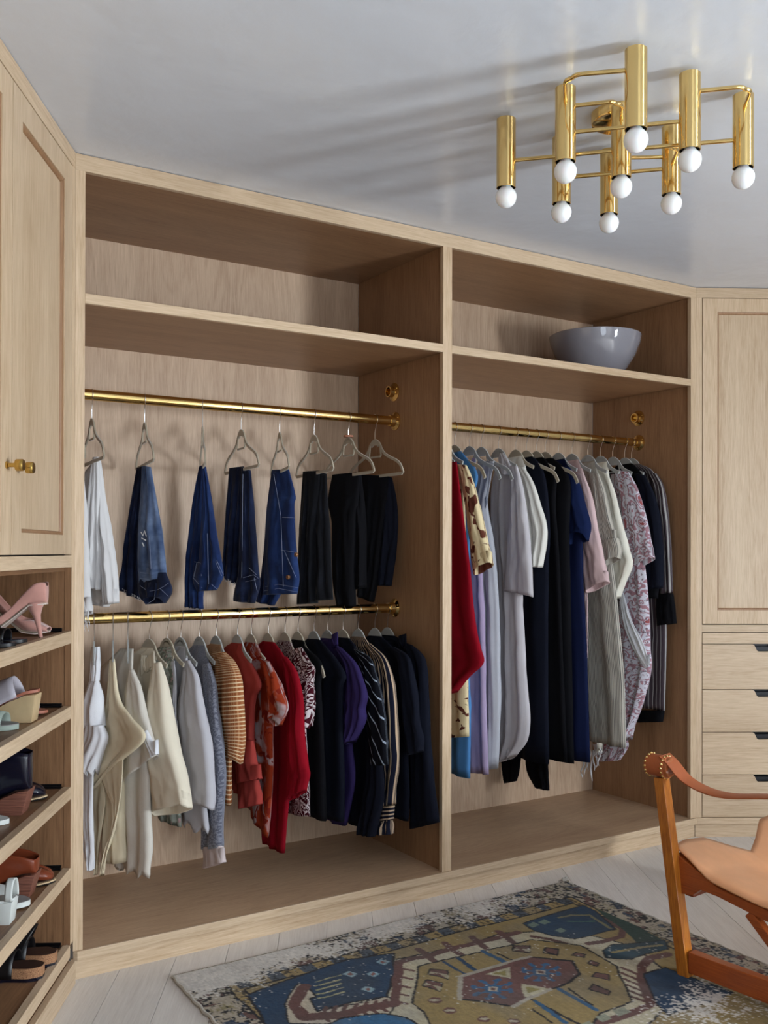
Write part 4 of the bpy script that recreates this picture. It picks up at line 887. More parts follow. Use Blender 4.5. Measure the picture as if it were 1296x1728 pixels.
# brown zig-zag with teeth, left and right of the gold field
put(near(ZBB([(350, 498), (268, 520), (238, 770)]), .014), BROWN); put(near(ZBB([(350, 498), (430, 490), (600, 440), (800, 395), (990, 345)]), .014), BROWN)
for i in range(5): put(near(ZBB([(275-i*7, 560+i*50), (352-i*10, 575+i*50)]), .006), BROWN)
for i in range(4): put(near(ZBB([(390+i*160, 445-i*35), (480+i*160, 515-i*38)]), .013), BROWN)
put(near(ZCC([(300, 372), (380, 365), (480, 330), (490, 290), (330, 210), (180, 200)]), .013), BROWN)
put(near(ZCC([(0, 335), (90, 350), (180, 375), (290, 400)]), .010), BROWN)
put(near(ZCC([(740, 430), (640, 450), (590, 500), (610, 600), (655, 715), (560, 750), (430, 800), (330, 830)]), .016), BROWN)
for i in range(6): put(near(ZCC([(480+i*12, 505+i*32), (575+i*14, 545+i*32)]), .006), BROWN)
# dark blue corner pieces, green leaf
reg(ZCC, [(-60, 262), (60, 220), (270, 160), (335, 190), (450, 290), (230, 352), (100, 330), (0, 300)], c3(22, 50, 74), DARK, .003)
put(near(ZCC([(140, 230), (200, 215), (300, 215), (420, 285)]), .006), c3(110, 104, 70)); put(near(ZCC([(190, 250), (330, 250)]), .005), c3(60, 92, 80))
for (x, y) in ((60, 255), (0, 270), (150, 300)): reg(ZCC, [(x-34, y), (x, y-16), (x+34, y), (x, y+14)], c3(96, 112, 100))
reg(ZCC, [(330, 175), (420, 205), (600, 290), (740, 365), (735, 400), (560, 360), (500, 300), (400, 230)], c3(38, 60, 52))
reg(ZCC, [(385, 410), (430, 378), (720, 350), (742, 400), (620, 430), (540, 460), (400, 452)], TEAL, DARK, .003); put(near(ZCC([(440, 420), (600, 390), (700, 378)]), .008), c3(130, 116, 76))
reg(ZCC, [(610, 540), (720, 505), (860, 555), (1100, 640), (1000, 690), (900, 715), (750, 772), (690, 715)], BLUE, DARK, .003)
# gold medallion
reg(ZD, [(815, 366), (905, 345), (1060, 310), (1180, 282), (1336, 300), (1450, 368), (1500, 480), (1400, 520), (1340, 600), (860, 600), (830, 510), (795, 485)], GOLD, DARK, .004)
for q in ([(440, 600), (460, 566), (568, 575), (560, 630)], [(408, 665), (430, 630), (532, 655), (515, 702)], [(955, 455), (965, 420), (1062, 425), (1058, 465)], [(1145, 470), (1150, 440), (1238, 445), (1232, 482)]):
    reg(ZBB, q, BROWN, DARK, .003); cx_, cy_ = sum(p[0] for p in q)/4, sum(p[1] for p in q)/4
    reg(ZBB, [(cx_, cy_), q[3], (q[3][0]*.5+q[2][0]*.5+8, q[3][1]*.5+q[2][1]*.5), ], c3(150, 140, 116)); reg(ZBB, [(cx_, cy_), q[0], (q[0][0]*.5+q[1][0]*.5+8, q[0][1]*.5+q[1][1]*.5)], c3(150, 140, 116))
for q in ([(60, 415), (75, 398), (140, 408), (135, 440)], [(215, 440), (235, 425), (285, 436), (280, 455)], [(300, 485), (315, 470), (360, 482), (350, 500)], [(325, 560), (345, 535), (425, 550), (415, 580)], [(312, 630), (335, 600), (430, 640), (420, 662)]):
    reg(ZCC, q, BROWN, DARK, .003)
for (x, y) in ((480, 755), (575, 815), (780, 870), (960, 885)): reg(ZBB, [(x-44, y), (x-20, y-18), (x+24, y-14), (x+44, y+6), (x+18, y+22), (x-24, y+16)], BROWN); put(near(ZBB([(x-18, y), (x+18, y)]), .006), c3(160, 150, 130))
put(near(ZBB([(540, 520), (690, 605)]), .005) | near(ZBB([(620, 500), (735, 580)]), .008), c3(28, 56, 84)); put(near(ZBB([(780, 455), (905, 525)]), .009), c3(36, 76, 108)); put(near(ZBB([(860, 470), (960, 520)]), .004), DARK)
# brown hexagon with stars and cream triangles
reg(ZBB, [(642, 608), (1060, 490), (1330, 520), (1370, 600), (1310, 645), (1190, 690), (965, 795), (740, 762), (632, 752)], c3(98, 64, 58), DARK, .005)
put(near(ZBB([(642, 608), (1060, 490)]), .008), c3(150, 142, 128)); put(near(ZBB([(632, 752), (642, 608)]), .008), c3(150, 142, 128)); put(near(ZBB([(965, 795), (1190, 690)]), .008), c3(150, 142, 128))
for T_ in ([(775, 597), (935, 553), (945, 622)], [(1015, 655), (1190, 688), (1035, 745)]):
    reg(ZBB, T_, c3(160, 152, 126)); k_ = [(sum(p[0] for p in T_)/3*.5+p[0]*.5, sum(p[1] for p in T_)/3*.5+p[1]*.5) for p in T_]; reg(ZBB, k_, c3(126, 116, 64))
for (x, y, s_) in ((835, 690, 1), (1135, 585, .9)):
    reg(ZBB, [(x-44*s_, y-22*s_), (x+40*s_, y-16*s_), (x+44*s_, y+22*s_), (x-38*s_, y+16*s_)], c3(164, 154, 138), c3(40, 80, 112), .006)
    reg(ZBB, [(x-18, y-8), (x+18, y-6), (x+16, y+9), (x-16, y+6)], BROWN)
    for a in range(8):
        ca, sa = cos(a*pi/4+.2), sin(a*pi/4+.2); put(near(ZBB([(x+50*s_*ca, y+26*s_*sa), (x+130*s_*ca, y+62*s_*sa)]), .0045), c3(44, 84, 118))
        put(near(ZBB([(x+118*s_*ca-12*sa, y+56*s_*sa-8*ca), (x+118*s_*ca+12*sa, y+56*s_*sa+8*ca)]), .008), c3(44, 84, 118))
put(near(ZCC([(0, 690), (260, 820)]), .005) | near(ZCC([(200, 620), (330, 720)]), .004) | near(ZCC([(0, 740), (110, 812)]), .004), DARK); put(near(ZCC([(150, 625), (345, 745)]), .010) | near(ZCC([(20, 700), (190, 812)]), .008), c3(34, 78, 112))
for i in range(3): reg(ZCC, [(440+i*-95, 745+i*40), (500-i*95, 725+i*40), (540-i*95, 752+i*40), (480-i*95, 775+i*40)], SAGE)
# wear: bare cream patches near the wall side and the lower right, specks, and thread streaks
wearm = np.exp(-((vq-.03)/.15)**2)*(.75+.5*n3)*(1-.55*np.clip((uq-1.1)/.5, 0, 1)) + np.exp(-(((uq-1.25)/.28)**2+((vq-1.02)/.17)**2))*.95 + np.exp(-(((uq-.1)/.2)**2+((vq-.12)/.2)**2))*.4
bare = (vnoise(uq, vq, 150, 180, 11)*.45+vnoise(uq, vq, 18, 18, 12)*.3+vnoise(uq, vq, 120, 160, 18)*.2) < wearm*.60
put(bare, c3(206, 199, 190), .86)
sp = (vnoise(uq, vq, 170, 170, 13) > .93) & (n5 > .35); put(sp, c3(200, 196, 186), .8)
g2_ = Cc.mean(-1, keepdims=True); mk = np.clip((vnoise(uq, vq, 12, 12, 20)-.35)*.7, 0, .35)[..., None]; Cc = Cc*(1-mk)+g2_*np.array([1.05, 1, .9])*mk
Cc *= (.70+.30*vnoise(uq, vq, 250, 60, 14)+.22*vnoise(uq, vq, 90, 200, 21)+.14*n3)[..., None]
Cc = np.clip(Cc*1.0, 0, 1)
me = bpy.data.meshes.new('rug_pile'); hgt = .0085+.0012*vnoise(uq, vq, 230, 230, 15)+.004*np.clip(vnoise(uu, vv, 3, 3, 16)-.6, 0, 1)
wob = .006*(vnoise(vv, vv*0, 9, 1, 17)-.5)
wx = .012*np.sin(vv*3.2)*np.where(uu < .1, 1-uu/.1, 0)
V = np.stack([RX0+uu+wob*(1-2*uu/RW)**4-(.038/.33)*0*vv, RY0-vv-.004*np.sin(uu*5), hgt], -1).reshape(-1, 3)
a = (np.arange(NV-1)[:, None]*NU+np.arange(NU-1)[None]).ravel(); Fq = np.stack([a, a+NU, a+NU+1, a+1], 1)
ring = list(range(NU))+[i*NU+NU-1 for i in range(1, NV)]+[(NV-1)*NU+i for i in range(NU-2, -1, -1)]+[i*NU for i in range(NV-2, 0, -1)]
n0 = len(V); low = V[ring].copy(); low[:, 2] = .001; V = np.vstack([V, low]); nr = len(ring); ri = np.array(ring); k_ = np.arange(nr)
F2 = np.stack([ri, np.roll(ri, -1), n0+np.roll(k_, -1), n0+k_], 1); Fq = np.vstack([Fq, F2])
me.vertices.add(len(V)); me.vertices.foreach_set('co', V.ravel()); me.loops.add(len(Fq)*4); me.loops.foreach_set('vertex_index', Fq.ravel().astype(np.int32))
me.polygons.add(len(Fq)); me.polygons.foreach_set('loop_start', (np.arange(len(Fq))*4).astype(np.int32)); me.update(calc_edges=True); me.validate()
ca_ = me.color_attributes.new('pattern', 'FLOAT_COLOR', 'POINT'); cc = np.ones((len(V), 4)); cc[:n0, :3] = Cc.reshape(-1, 3); cc[n0:, :3] = (.25, .22, .18); ca_.data.foreach_set('color', cc.ravel())
t = NT('worn kilim wool'); at_ = t.n('ShaderNodeAttribute', attribute_name='pattern'); nz = t.noise(t.coord('Object', (1, 1, 1), False), 520, 3, .7)
cl_ = t.mix(.5, at_.outputs[0], t.ramp(nz, [(.3, (.25, .25, .25, 1)), (.7, (.8, .8, .8, 1))]), 'OVERLAY'); t.bump(nz, .6, .002)
M_RUG = t.fin(cl_, .95, spec=.1, **{'Sheen Weight': .1})
rug = empty('rug', (RX0, RY0, 0), label='worn vintage rug in faded blue, gold and brown, with a hexagon medallion', cat='rug')
o = mesh_obj('woven_field', me, M_RUG, rug); o.data.transform(Matrix.Translation((-RX0, -RY0, 0)))
M_CORD = plain('pale wool cord', rgb(190, 184, 174), .95, var=.2, bscale=200)
M_CORD2 = plain('olive wool binding', rgb(120, 112, 84), .95, var=.3, bscale=200)
for x_, dx in ((RX0, 0), (RX1, 0)):
    q = [Vector((x_-RX0+(.003*sin(i*1.7)+.006*(vnoise(np.array([i*.05]), np.array([0.]), 9, 1, 17)[0]-.5)*(1 if x_ == RX0 else -1)), -i*.02, .006)) for i in range(int(RV/.02)+1)]
    MB().tube(q, .0058, 6, scale=[.8+.3*((i*7) % 3)/2 for i in range(len(q))]).build('edge_cord', M_CORD, rug, smooth=True)
MB().tube([Vector((i*.03, .004*0-.004*sin(i*.15), .005)) for i in range(int(RW/.03)+2)], .0045, 6).build('edge_binding', M_CORD2, rug, smooth=True)
m = MB(); R_ = random.Random(8)
for k_ in range(150):
    v_ = k_*RV/150; x_ = RW; m.tube([Vector((x_, -v_, .006)), Vector((x_+.008, -v_-R_.uniform(-.004, .004), .005)), Vector((x_+.014*R_.uniform(.5, 1.3), -v_-R_.uniform(-.008, .008), .003))], .0011, 4)
for k_ in range(14): m.tube([Vector((RW-.01+k_*.002, .0, .006)), Vector((RW-.005+k_*.002, .012, .012+.004*(k_ % 3))), Vector((RW+R_.uniform(-.02, .02), .02+.01*R_.random(), .004))], .0014, 4)
m.build('fringe', M_CORD, rug, kind='stuff')
# ------------------------------------------------------------------ low leather chair
M_TEAK = oak('oiled orange brown wood', 'z', rgb(200, 126, 44), rgb(128, 62, 18), .28, .8, .5)
M_TEAKX = oak('oiled red brown wood', 'x', rgb(168, 84, 34), rgb(104, 40, 16), .3, .8, .5)
M_LEATHER = plain('natural tan saddle leather', rgb(218, 156, 112), .36, var=.14, bscale=14, bump=.05, spec=.45)
M_LEATHER2 = plain('dark tan leather', rgb(160, 84, 46), .42, var=.14, bscale=30, bump=.08)
M_KNOB = plain('turned glossy wood', rgb(150, 82, 44), .16, var=.15, bscale=60, spec=.6)
chA = Vector((1.653, -1.0, .0085)); E1 = Vector((.111, -.994, 0)).normalized(); E2 = Vector((.994, .111, 0)).normalized()
ch = empty('armchair', chA, atan2(E1.y, E1.x), label='low armchair of orange-brown wood with tan saddle leather seat and strap arms', cat='chair')
# local frame: x = E1 (towards the camera side), y = +E2 rotated: E2 = +y local
def sq(a, b, w0, w1=None, d0=None, bev=.003, name='post', mat=M_TEAK):
    """square bar from a to b (local)"""
    w1 = w1 or w0; a, b = Vector(a), Vector(b); d0 = d0 or w0
    pr = [(-w0/2, -d0/2), (w0/2, -d0/2), (w0/2, d0/2), (-w0/2, d0/2)]
    return MB().sweep([a, b], pr, up=(1, 0, 0) if abs((b-a).normalized().z) > .7 else (0, 0, 1), scale=[1, w1/w0]).build(name, mat, ch, bevel=bev)
WC, LC = .82, .60
tops = {}
for (x0, y0) in ((0, 0), (0, WC), (LC, 0), (LC, WC)):
    lx, ly = (-.062 if x0 == 0 else .06), (-.045 if y0 == 0 else .12)
    sq((x0, y0, 0), (x0+lx, y0+ly, .622), .040, .036); tops[(x0, y0)] = Vector((x0+lx, y0+ly, .645))
for y0 in (0, WC): sq((.018, y0, .050), (LC-.018, y0, .050), .036, d0=.066, name='stretcher', mat=M_TEAKX)
sq((LC, .02, .10), (LC, WC-.02, .10), .032, name='stretcher', mat=M_TEAKX)
def rail_prof(y0, name='seat_rail'):
    pts = [(-.014, .258), (.03, .262), (.06, .288), (.12, .284), (.28, .256), (.45, .250), (LC-.01, .25), (LC-.01, .276), (.45, .282), (.28, .290), (.12, .312), (.05, .345), (-.03, .380)]
    m = MB(); plate(m, pts, y0-.016, y0+.016); m.build(name, M_TEAKX, ch, bevel=.003)
for y0 in (0, WC): rail_prof(y0)
sq((.0, .016, .27), (.0, WC-.016, .27), .03, d0=.05, name='front_rail', mat=M_TEAKX)
sq((.22, .0, .262), (.40, .0, .09), .028, name='brace', mat=M_TEAKX)
# saddle seat
nu_, nv_ = 28, 30; vs = []
edge_v = [(0, .404), (.10, .385), (.22, .352), (.5, .325), (.8, .318), (1, .33)]
for j in range(nv_+1):
    v_ = j/nv_; ze = float(np.interp(v_, *zip(*edge_v)))
    for i in range(nu_+1):
        u_ = i/nu_; e = 4*u_*(1-u_)
        uf = min(u_, 1-u_); xf = float(np.interp(uf, [0, .07, .14, .29, .40, .5], [-.036, -.062, -.080, -.092, -.050, -.022])); dz_ = float(np.interp(uf, [0, .14, .29, .40, .5], [0, .014, .032, .066, .094]))
        x = xf*(1-v_)+(LC-.02)*v_
        ysh = -.030*sin(pi*min(1, v_*1.15+.02))**.8; y = ysh*(1-u_)+(WC-ysh)*u_
        z = ze-dz_*(.75+.25*cos(pi*v_))-.012*sin(pi*v_)*e - .020*(1-e)**6*min(1, v_*5)
        vs.append((x, y, z))
fs = [(j*(nu_+1)+i, j*(nu_+1)+i+1, (j+1)*(nu_+1)+i+1, (j+1)*(nu_+1)+i) for j in range(nv_) for i in range(nu_)]
m = MB(); m.add(vs, fs); o = m.build('leather_seat', M_LEATHER, ch, smooth=True); md = o.modifiers.new('t', 'SOLIDIFY'); md.thickness = .0065; md.offset = -1; o.data.shade_smooth()
for (x0, y0), tp in tops.items():
    if x0: continue
    sgn = 1
    ax0, ax1 = tp+Vector((-.046, 0, .012)), tp+Vector((.026, 0, .012))
    a = MB().lathe([(.0001, -.050), (.022, -.049), (.030, -.044), (.031, .030), (.029, .036), (.022, .0395), (.012, .0385), (.0001, .0375)], 28, tp+Vector((0, 0, .012)), 'x').build('arm_knob', M_KNOB, ch, smooth=True)
    MB().lathe([(.0305, -.043), (.0350, -.043), (.0350, .026), (.0315, .026)], 28, tp+Vector((0, 0, .012)), 'x', cap=False).build('leather_wrap', M_LEATHER2, ch, smooth=True)
    for xx in (-.038, .021):
        for k_ in range(16):
            an = k_*2*pi/16; MB().sphere(tp+Vector((xx, .0352*cos(an), .012+.0352*sin(an))), .0046, 8, 6).build('brass_stud', M_BRASS, a, smooth=True)
for y0 in (0, WC):
    a, b = tops[(0, y0)], tops[(LC, y0)]; ln = b-a; q = []
    P = [a+Vector((.010, 0, .049)), a+Vector((.04, 0, .030)), a+Vector((.09, 0, -.012)), a+Vector((.16, 0, -.034)), a+Vector((.24, 0, -.036)), a+Vector((.34, 0, -.018)), b+Vector((-.18, 0, .02)), b+Vector((-.03, 0, .035))]
    for i, p in enumerate(P): p.y = a.y+(b.y-a.y)*(p.x-a.x)/(b.x-a.x)
    q = smooth_path(P, 6); m = MB(); nq = len(q)
    pr = [(-.026, -.0022), (.026, -.0022), (.026, .0022), (-.026, .0022)]
    m.sweep(q, pr, up=(0, -.10, 1)); m.build('arm_strap', M_LEATHER2, ch, bevel=.001, smooth=True)
m = MB(); q = [Vector((LC+.05, -.02+(WC+.06)*i/12, .56)) for i in range(13)]
m.sweep(q, [(-.003, -.09), (.003, -.09), (.003, .09), (-.003, .09)], up=(0, 0, 1)).build('back_strap', M_LEATHER, ch, bevel=.001)
# ------------------------------------------------------------------ shoes
def sect_loft(name, mat, parent, secs, o=0.0, cap=(True, True), nseg=20, thick=.0022, power=.75, label=None):
    """secs: x, zbase, half width, rim height, opening, y shift"""
    G_ = catmull([tuple(s_)+(0,)*(6-len(s_)) for s_ in secs], (len(secs)-1)*4+1); vs = []
    for (x, zb, hw, zt, op, ys) in G_:
        op = max(0, min(.75, op)); A = pi*(1-op); k_ = (1-cos(A))/2; hw = max(hw, .0015); zt = zb+(zt-zb)/k_
        for i in range(nseg+1):
            an = -A+2*A*i/nseg; sy = sin(an); zz = (1-cos(an))/2
            vs.append((x, ys+hw*math.copysign(abs(sy)**power, sy), zb+(zt-zb)*zz**.85))
    n = nseg+1; fs = [(k_*n+i, k_*n+i+1, (k_+1)*n+i+1, (k_+1)*n+i) for k_ in range(len(G_)-1) for i in range(nseg)]
    if cap[0]: fs.append(tuple(range(n-1, -1, -1)))
    if cap[1]: fs.append(tuple(range((len(G_)-1)*n, len(G_)*n)))
    m = MB().add(vs, fs); ob = m.build(name, mat, parent, smooth=True)
    md = ob.modifiers.new('t', 'SOLIDIFY'); md.thickness = thick; md.offset = -1
    if label: ob['label'] = label
    return ob
def fp(x, L, wid=.042):
    """half width of a foot-shaped outline"""
    t_ = x/L; w_ = np.interp(t_, [0, .06, .15, .42, .68, .85, .95, 1], [.25, .52, .68, .60, 1, .86, .52, .1]); return w_*wid
def sole(name, mat, parent, L, zf, th, wid=.042, x0=0, x1=None, grow=1.0, label=None):
    x1 = L if x1 is None else x1; xs_ = np.linspace(x0, x1, 26); vs = []
    for x in xs_:
        hw = fp(x, L, wid)*grow; z = zf(x)
        tt = np.interp(x, [x0, x1], [th[0], th[1]]) if isinstance(th, tuple) else th
        vs += [(x, -hw, z), (x, hw, z), (x, hw*.97, z-tt), (x, -hw*.97, z-tt)]
    n = 4; fs = [(k_*n+i, k_*n+(i+1) % n, (k_+1)*n+(i+1) % n, (k_+1)*n+i) for k_ in range(25) for i in range(4)]+[(3, 2, 1, 0), (100, 101, 102, 103)]
    ob = MB().add(vs, fs).build(name, mat, parent, smooth=True)
    if label: ob['label'] = label
    return ob
def block(name, mat, parent, prof, hw0, hw1, bev=.003, smooth=True):
    """side profile (x,z); half width from bottom hw0 to top hw1"""
    z0, z1 = min(p[1] for p in prof), max(p[1] for p in prof); n = len(prof); vs = []
    for s_ in (-1, 1):
        for (x, z) in prof: vs.append((x, s_*(hw0+(hw1-hw0)*(z-z0)/(z1-z0)), z))
    return MB().add(vs, [tuple(range(n)), tuple(range(2*n-1, n-1, -1))]+[(i, n+i, n+(i+1) % n, (i+1) % n) for i in range(n)]).build(name, mat, parent, bevel=bev, smooth=smooth)
def band(name, mat, parent, x0, x1, zb, ht, hw, lean=0, thick=.003, label=None, arc=(0, 1)):
    vs = []; N = 20
    for j in range(5):
        t_ = j/4; x = x0+(x1-x0)*t_; h_ = ht[0]+(ht[1]-ht[0])*t_ if isinstance(ht, tuple) else ht
        for i in range(N+1):
            an = pi*(arc[0]+(arc[1]-arc[0])*i/N); vs.append((x+lean*sin(an), -hw*cos(an), zb(x)+h_*sin(an)**.8 if callable(zb) else zb+h_*max(0, sin(an))**.8))
    fs = [(j*(N+1)+i, j*(N+1)+i+1, (j+1)*(N+1)+i+1, (j+1)*(N+1)+i) for j in range(4) for i in range(N)]
    ob = MB().add(vs, fs).build(name, mat, parent, smooth=True); md = ob.modifiers.new('t', 'SOLIDIFY'); md.thickness = thick; md.offset = 1
    if label: ob['label'] = label
    return ob
M_SUEDE = plain('dusty pink suede', rgb(190, 138, 126), .9, var=.12, bscale=60, **{'Sheen Weight': .5})
M_LINING = plain('pale kid lining', rgb(196, 184, 160), .5)
M_SOLE = plain('pale leather sole', rgb(206, 190, 180), .45)
M_LILACL = plain('lilac grey leather', rgb(178, 172, 180), .45)
M_GOLDP = plain('brushed gold wedge', (.74, .56, .32, 1), .36, .35, var=.12, bscale=30)
M_TERRA = plain('terracotta insole', rgb(170, 104, 82), .5)
M_INK = plain('polished ink black leather', rgb(16, 18, 34), .18, spec=.6)
M_BLKL = plain('black leather', rgb(15, 14, 16), .4)
M_WELT = plain('natural welt', rgb(206, 180, 142), .6)
M_TANL = plain('chestnut tan leather', rgb(124, 58, 34), .3, var=.1, bscale=20, spec=.5)
M_WHITEL = plain('white leather', rgb(214, 218, 214), .45)
M_GREYF = plain('worn grey footbed', rgb(140, 136, 134), .8, var=.2, bscale=50)
M_SAGE = plain('pale sage leather', rgb(150, 162, 152), .5)
M_DKIN = plain('dark brown lining', rgb(58, 34, 24), .6)
def cork_m():
    t = NT('speckled cork'); v = t.coord('Object', (1, 1, 1)); n = t.noise(v, 420, 3, .8)
    t.bump(n, .4, .001); return t.fin(t.ramp(n, [(.36, rgb(92, 60, 40)), (.5, rgb(168, 120, 84)), (.7, rgb(196, 154, 116))]), .85)
M_CORK = cork_m()
def stack_m():
    t = NT('stacked wood heel'); u, v = None, None; co = t.coord('Object', (1, 1, 1)); x = t.n('ShaderNodeSeparateXYZ'); t.l(co, x.inputs[0])
    s_ = t.math('SINE', t.math('MULTIPLY', x.outputs[2], 1500.0)); n = t.noise(t.coord('Object', (6, 30, 260)), 3, 3)
    c = t.ramp(t.math('ADD', t.math('MULTIPLY', s_, .12), n), [(.3, rgb(84, 46, 36)), (.7, rgb(150, 98, 80))]); return t.fin(c, .5)
M_STACK = stack_m()
def shoe(name, label, shelf, x, y, out, cat, L=.235, dz=0):
    """out = 'heel' or 'toe': which end points to the room; x, y: that end in the cabinet's frame"""
    z = SHZ[shelf]-.003+dz
    if out == 'heel': p = uL*x+mL*y; rz = TH+pi/2
    else: p = uL*x+mL*(y+L); rz = TH-pi/2
    return empty(name, (p.x, p.y, z), rz, label=label, cat=cat, group='shoes on the shelves')
hz = lambda h_, L=.235: (lambda x: float(np.interp(x, [0, .045, .10, .15, .19, L], [h_, h_*.96, h_*.52, .012, .007, .012])))
# pink peep-toe pumps
for (lab, x, y, out) in (('dusty pink suede stiletto pump with its heel towards the room, top shoe shelf', -.262, .006, 'heel'), ('dusty pink suede peep-toe pump with its open toe towards the room, top shoe shelf', -.158, .028, 'toe')):
    L = .225; s_ = shoe('pump', lab, 0, x, y, out, 'shoe', L); f = hz(.100, L)
    sect_loft('upper', M_SUEDE, s_, [(.000, .100, .010, .150, .25), (.004, .098, .020, .158, .36), (.03, .097, .031, .152, .42), (.065, .080, .031, .118, .48), (.10, .052, .030, .080, .52), (.135, .022, .034, .052, .50), (.158, .012, .039, .046, .36), (.175, .009, .040, .048, .14), (.195, .008, .036, .040, 0), (.212, .009, .030, .031, 0), (.222, .010, .024, .026, 0)], cap=(True, False))
    sole('sole', M_SOLE, s_, L, lambda x: f(x)+.0015, .003, .036)
    sole('insole', M_LINING, s_, L, lambda x: f(x)+.0045, .001, .034)
    q = [Vector(p) for p in ((.034, 0, .104), (.034, 0, .088), (.030, 0, .066), (.025, 0, .040), (.021, 0, .018), (.018, 0, .003))]
    h_ = MB().tube(q, .0052, 14, scale=[5.2, 3.9, 2.1, 1.4, 1.1, 1.05], up=(1, 0, 0)).build('stiletto_heel', M_SUEDE, s_, smooth=True)
    MB().tube([Vector((.018, 0, .0035)), Vector((.018, 0, 0))], .0058, 12, up=(1, 0, 0)).build('heel_tip', M_BLKL, s_, smooth=True)
# black flat sandals
for k_, (x, y) in enumerate(((-.400, .020), (-.505, .016))):
    s_ = shoe('flat_sandal', ['black flat strappy sandal, toe out, in front of the pink pumps on the top shelf', 'black flat sandal at the left picture edge of the top shoe shelf'][k_], 0, x, y, 'toe', 'shoe', .23)
    sole('sole', M_BLKL, s_, .23, lambda x: .011, .010, .040); sole('footbed', M_INK, s_, .23, lambda x: .0125, .0018, .037)
    band('toe_strap', M_BLKL, s_, .150, .178, .009, .030, .036); band('knot', M_BLKL, s_, .130, .152, .009, .040, .022, thick=.008); band('heel_strap', M_DKIN, s_, .02, .03, .009, .07, .026)
# wedge mules
s_ = shoe('wedge_mule', 'gold wedge-heeled mule with lilac strap, heel towards the room, second shoe shelf', 1, -.285, .022, 'heel', 'shoe')
block('wedge_heel', M_GOLDP, s_, [(.012, 0), (.0, .080), (.03, .078), (.075, .060), (.12, .036), (.16, .012), (.165, .0)], .030, .030)
f = lambda x: float(np.interp(x, [-.01, .03, .08, .13, .165, .235], [.094, .089, .068, .038, .017, .014])); sole('insole', M_TERRA, s_, .240, f, .008, .040, grow=1.0)
band('side_strap', M_LILACL, s_, .050, .125, lambda x: f(x)-.006, (.052, .060), .037, lean=.02)
s_ = shoe('wedge_mule', 'lilac mule with its open toe out, behind the gold wedge on the second shelf', 1, -.170, .036, 'toe', 'shoe')
block('wedge_heel', M_GOLDP, s_, [(.012, 0), (.0, .080), (.03, .078), (.075, .060), (.12, .036), (.16, .012), (.165, .0)], .030, .030)
sole('insole', M_TERRA, s_, .240, f, .008, .040); band('vamp', M_LILACL, s_, .120, .205, lambda x: .006, (.056, .038), .041)
s_ = shoe('slide', 'pale sage slide sandal, toe out, left of the gold wedge on the second shelf', 1, -.405, .040, 'toe', 'shoe', .23)
sole('sole', M_SAGE, s_, .23, lambda x: .014, .013, .041); sole('footbed', M_GREYF, s_, .23, lambda x: .0165, .003, .039); band('vamp', M_SAGE, s_, .125, .195, .008, (.050, .036), .041)
# ankle boot and its partner
fb = hz(.062, .25)
def heeled(name, label, shelf, x, y, out, mat, rim, cat='shoe', L=.25, lining=M_DKIN):
    s_ = shoe(name, label, shelf, x, y, out, cat, L)
    if rim > .12: secs = [(.002, .064, .014, rim, .30), (.008, .063, .028, rim, .36), (.04, .060, .034, rim+.005, .40), (.075, .048, .036, rim, .42), (.098, .034, .036, rim-.004, .40), (.112, .026, .036, rim*.70, .16), (.13, .018, .037, .086, 0), (.16, .012, .041, .066, 0), (.20, .011, .041, .052, 0), (.232, .012, .030, .040, 0), (.247, .014, .012, .028, 0)]
    else: secs = [(.002, .064, .014, rim-.012, .26), (.008, .063, .028, rim-.010, .36), (.04, .060, .034, rim-.002, .44), (.075, .048, .036, rim, .46), (.105, .030, .036, rim-.006, .44), (.13, .018, .037, rim-.022, .26), (.15, .013, .040, .074, 0), (.175, .011, .042, .062, 0), (.205, .011, .040, .051, 0), (.234, .012, .029, .040, 0), (.247, .014, .012, .028, 0)]
    up_ = sect_loft('upper', mat, s_, secs, thick=.003)
    block('wedge_heel', M_STACK, s_, [(.020, 0), (.0, .070), (.03, .066), (.07, .050), (.11, .024), (.125, .010), (.085, .008), (.075, 0)], .030, .035)
    f_ = lambda x: float(np.interp(x, [0, .04, .10, .14, .20, .25], [.068, .064, .034, .014, .009, .013]))
    sole('welt', M_WELT, s_, .255, f_, .004, .044, x0=.10, grow=1.02); sole('outsole', M_BLKL, s_, .255, lambda x: f_(x)-.004, .004, .043, x0=.10)
    sole('insole', lining, s_, .25, lambda x: f_(x)+.003, .002, .032)
    return s_
heeled('ankle_boot', 'black ankle boot with a stacked wood heel towards the room, middle shoe shelf', 2, -.318, .030, 'heel', M_INK, .165)
heeled('ankle_boot', 'black ankle boot with pale welt, toe towards the room, middle shoe shelf', 2, -.170, .036, 'toe', M_INK, .165)
heeled('clog', 'chestnut leather clog with a stacked wood heel towards the room, fourth shoe shelf', 3, -.262, .028, 'heel', M_TANL, .118)
heeled('clog', 'chestnut leather clog with pale welt, toe towards the room, fourth shoe shelf', 3, -.160, .014, 'toe', M_TANL, .118)
s_ = shoe('slide', 'white slide sandal tip at the left picture edge, middle shoe shelf', 2, -.425, .058, 'toe', 'shoe', .23)
sole('sole', M_WHITEL, s_, .23, lambda x: .014, .013, .040); band('vamp', M_WHITEL, s_, .12, .175, .008, .045, .040)
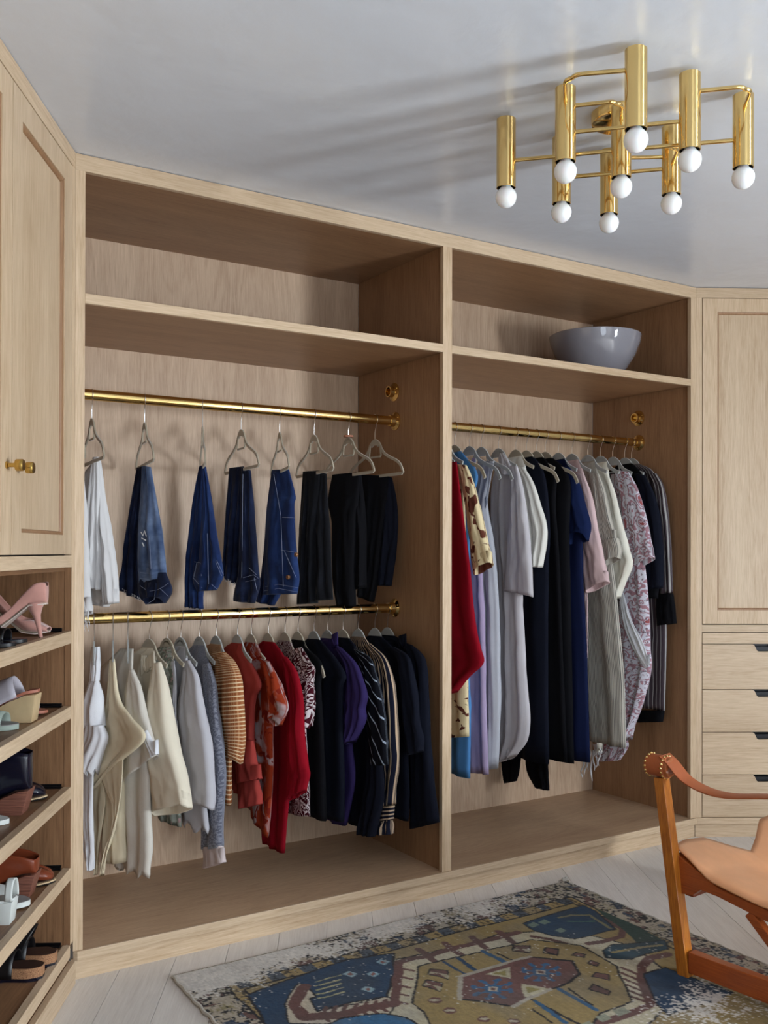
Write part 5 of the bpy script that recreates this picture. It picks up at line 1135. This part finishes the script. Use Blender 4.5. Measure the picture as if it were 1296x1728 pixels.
s_ = shoe('buckle_sandal', 'white buckled sandal with a grey footbed, toe out, in front of the tan clogs', 3, -.352, .024, 'toe', 'shoe', .235)
sole('sole', M_WHITEL, s_, .235, lambda x: .020, .014, .043); sole('footbed', M_GREYF, s_, .235, lambda x: .0215, .002, .040)
b_ = band('toe_strap', M_WHITEL, s_, .135, .182, .014, (.048, .036), .043); band('instep_strap', M_WHITEL, s_, .075, .115, .014, .062, .042)
MB().tube([Vector((.105, -.030, .060)), Vector((.125, -.030, .058)), Vector((.125, -.040, .044)), Vector((.105, -.040, .046))], .0016, 6, closed=True).build('buckle', M_STEEL, s_, smooth=True)
s_ = shoe('block_sandal', 'white sandal with a block heel towards the room, left of the buckled one', 3, -.462, .028, 'heel', 'shoe', .235)
block('block_heel', M_WHITEL, s_, [(.008, 0), (.0, .062), (.055, .055), (.05, 0)], .024, .028)
fw = lambda x: float(np.interp(x, [0, .05, .15, .235], [.068, .062, .012, .012])); sole('sole', M_WHITEL, s_, .235, fw, .008, .040)
band('vamp', M_WHITEL, s_, .15, .20, .008, .045, .040); band('heel_strap', M_WHITEL, s_, .0, .02, .064, .05, .026)
# cork sandals
for k_, (lab, x, y) in enumerate((('cork footbed sandal with black strap, heel out, bottom shelf, nearer the corner', -.160, .006), ('cork footbed sandal with black strap, heel out, bottom shelf, nearer the camera', -.252, .016))):
    s_ = shoe('cork_sandal', lab, 4, x, y, 'heel', 'shoe', .24)
    ff = lambda x: .031
    def fpk(x, L=.24): return x
    sole('outsole', M_INK, s_, .24, lambda x: .010, .0095, .050); sole('cork_midsole', M_CORK, s_, .24, lambda x: .038, .028, .049)
    sole('footbed', M_DKIN, s_, .24, lambda x: .0392, .002, .044)
    vs_ = []
    band('wide_strap', M_BLKL, s_, .075, .125, .016, .062, .046, label='black leather strap'); band('wide_strap', M_BLKL, s_, .150, .195, .016, .052, .046)
    if k_ == 0: band('heel_strap', M_BLKL, s_, .095, .115, .030, .085, .040, lean=-.04, thick=.004)
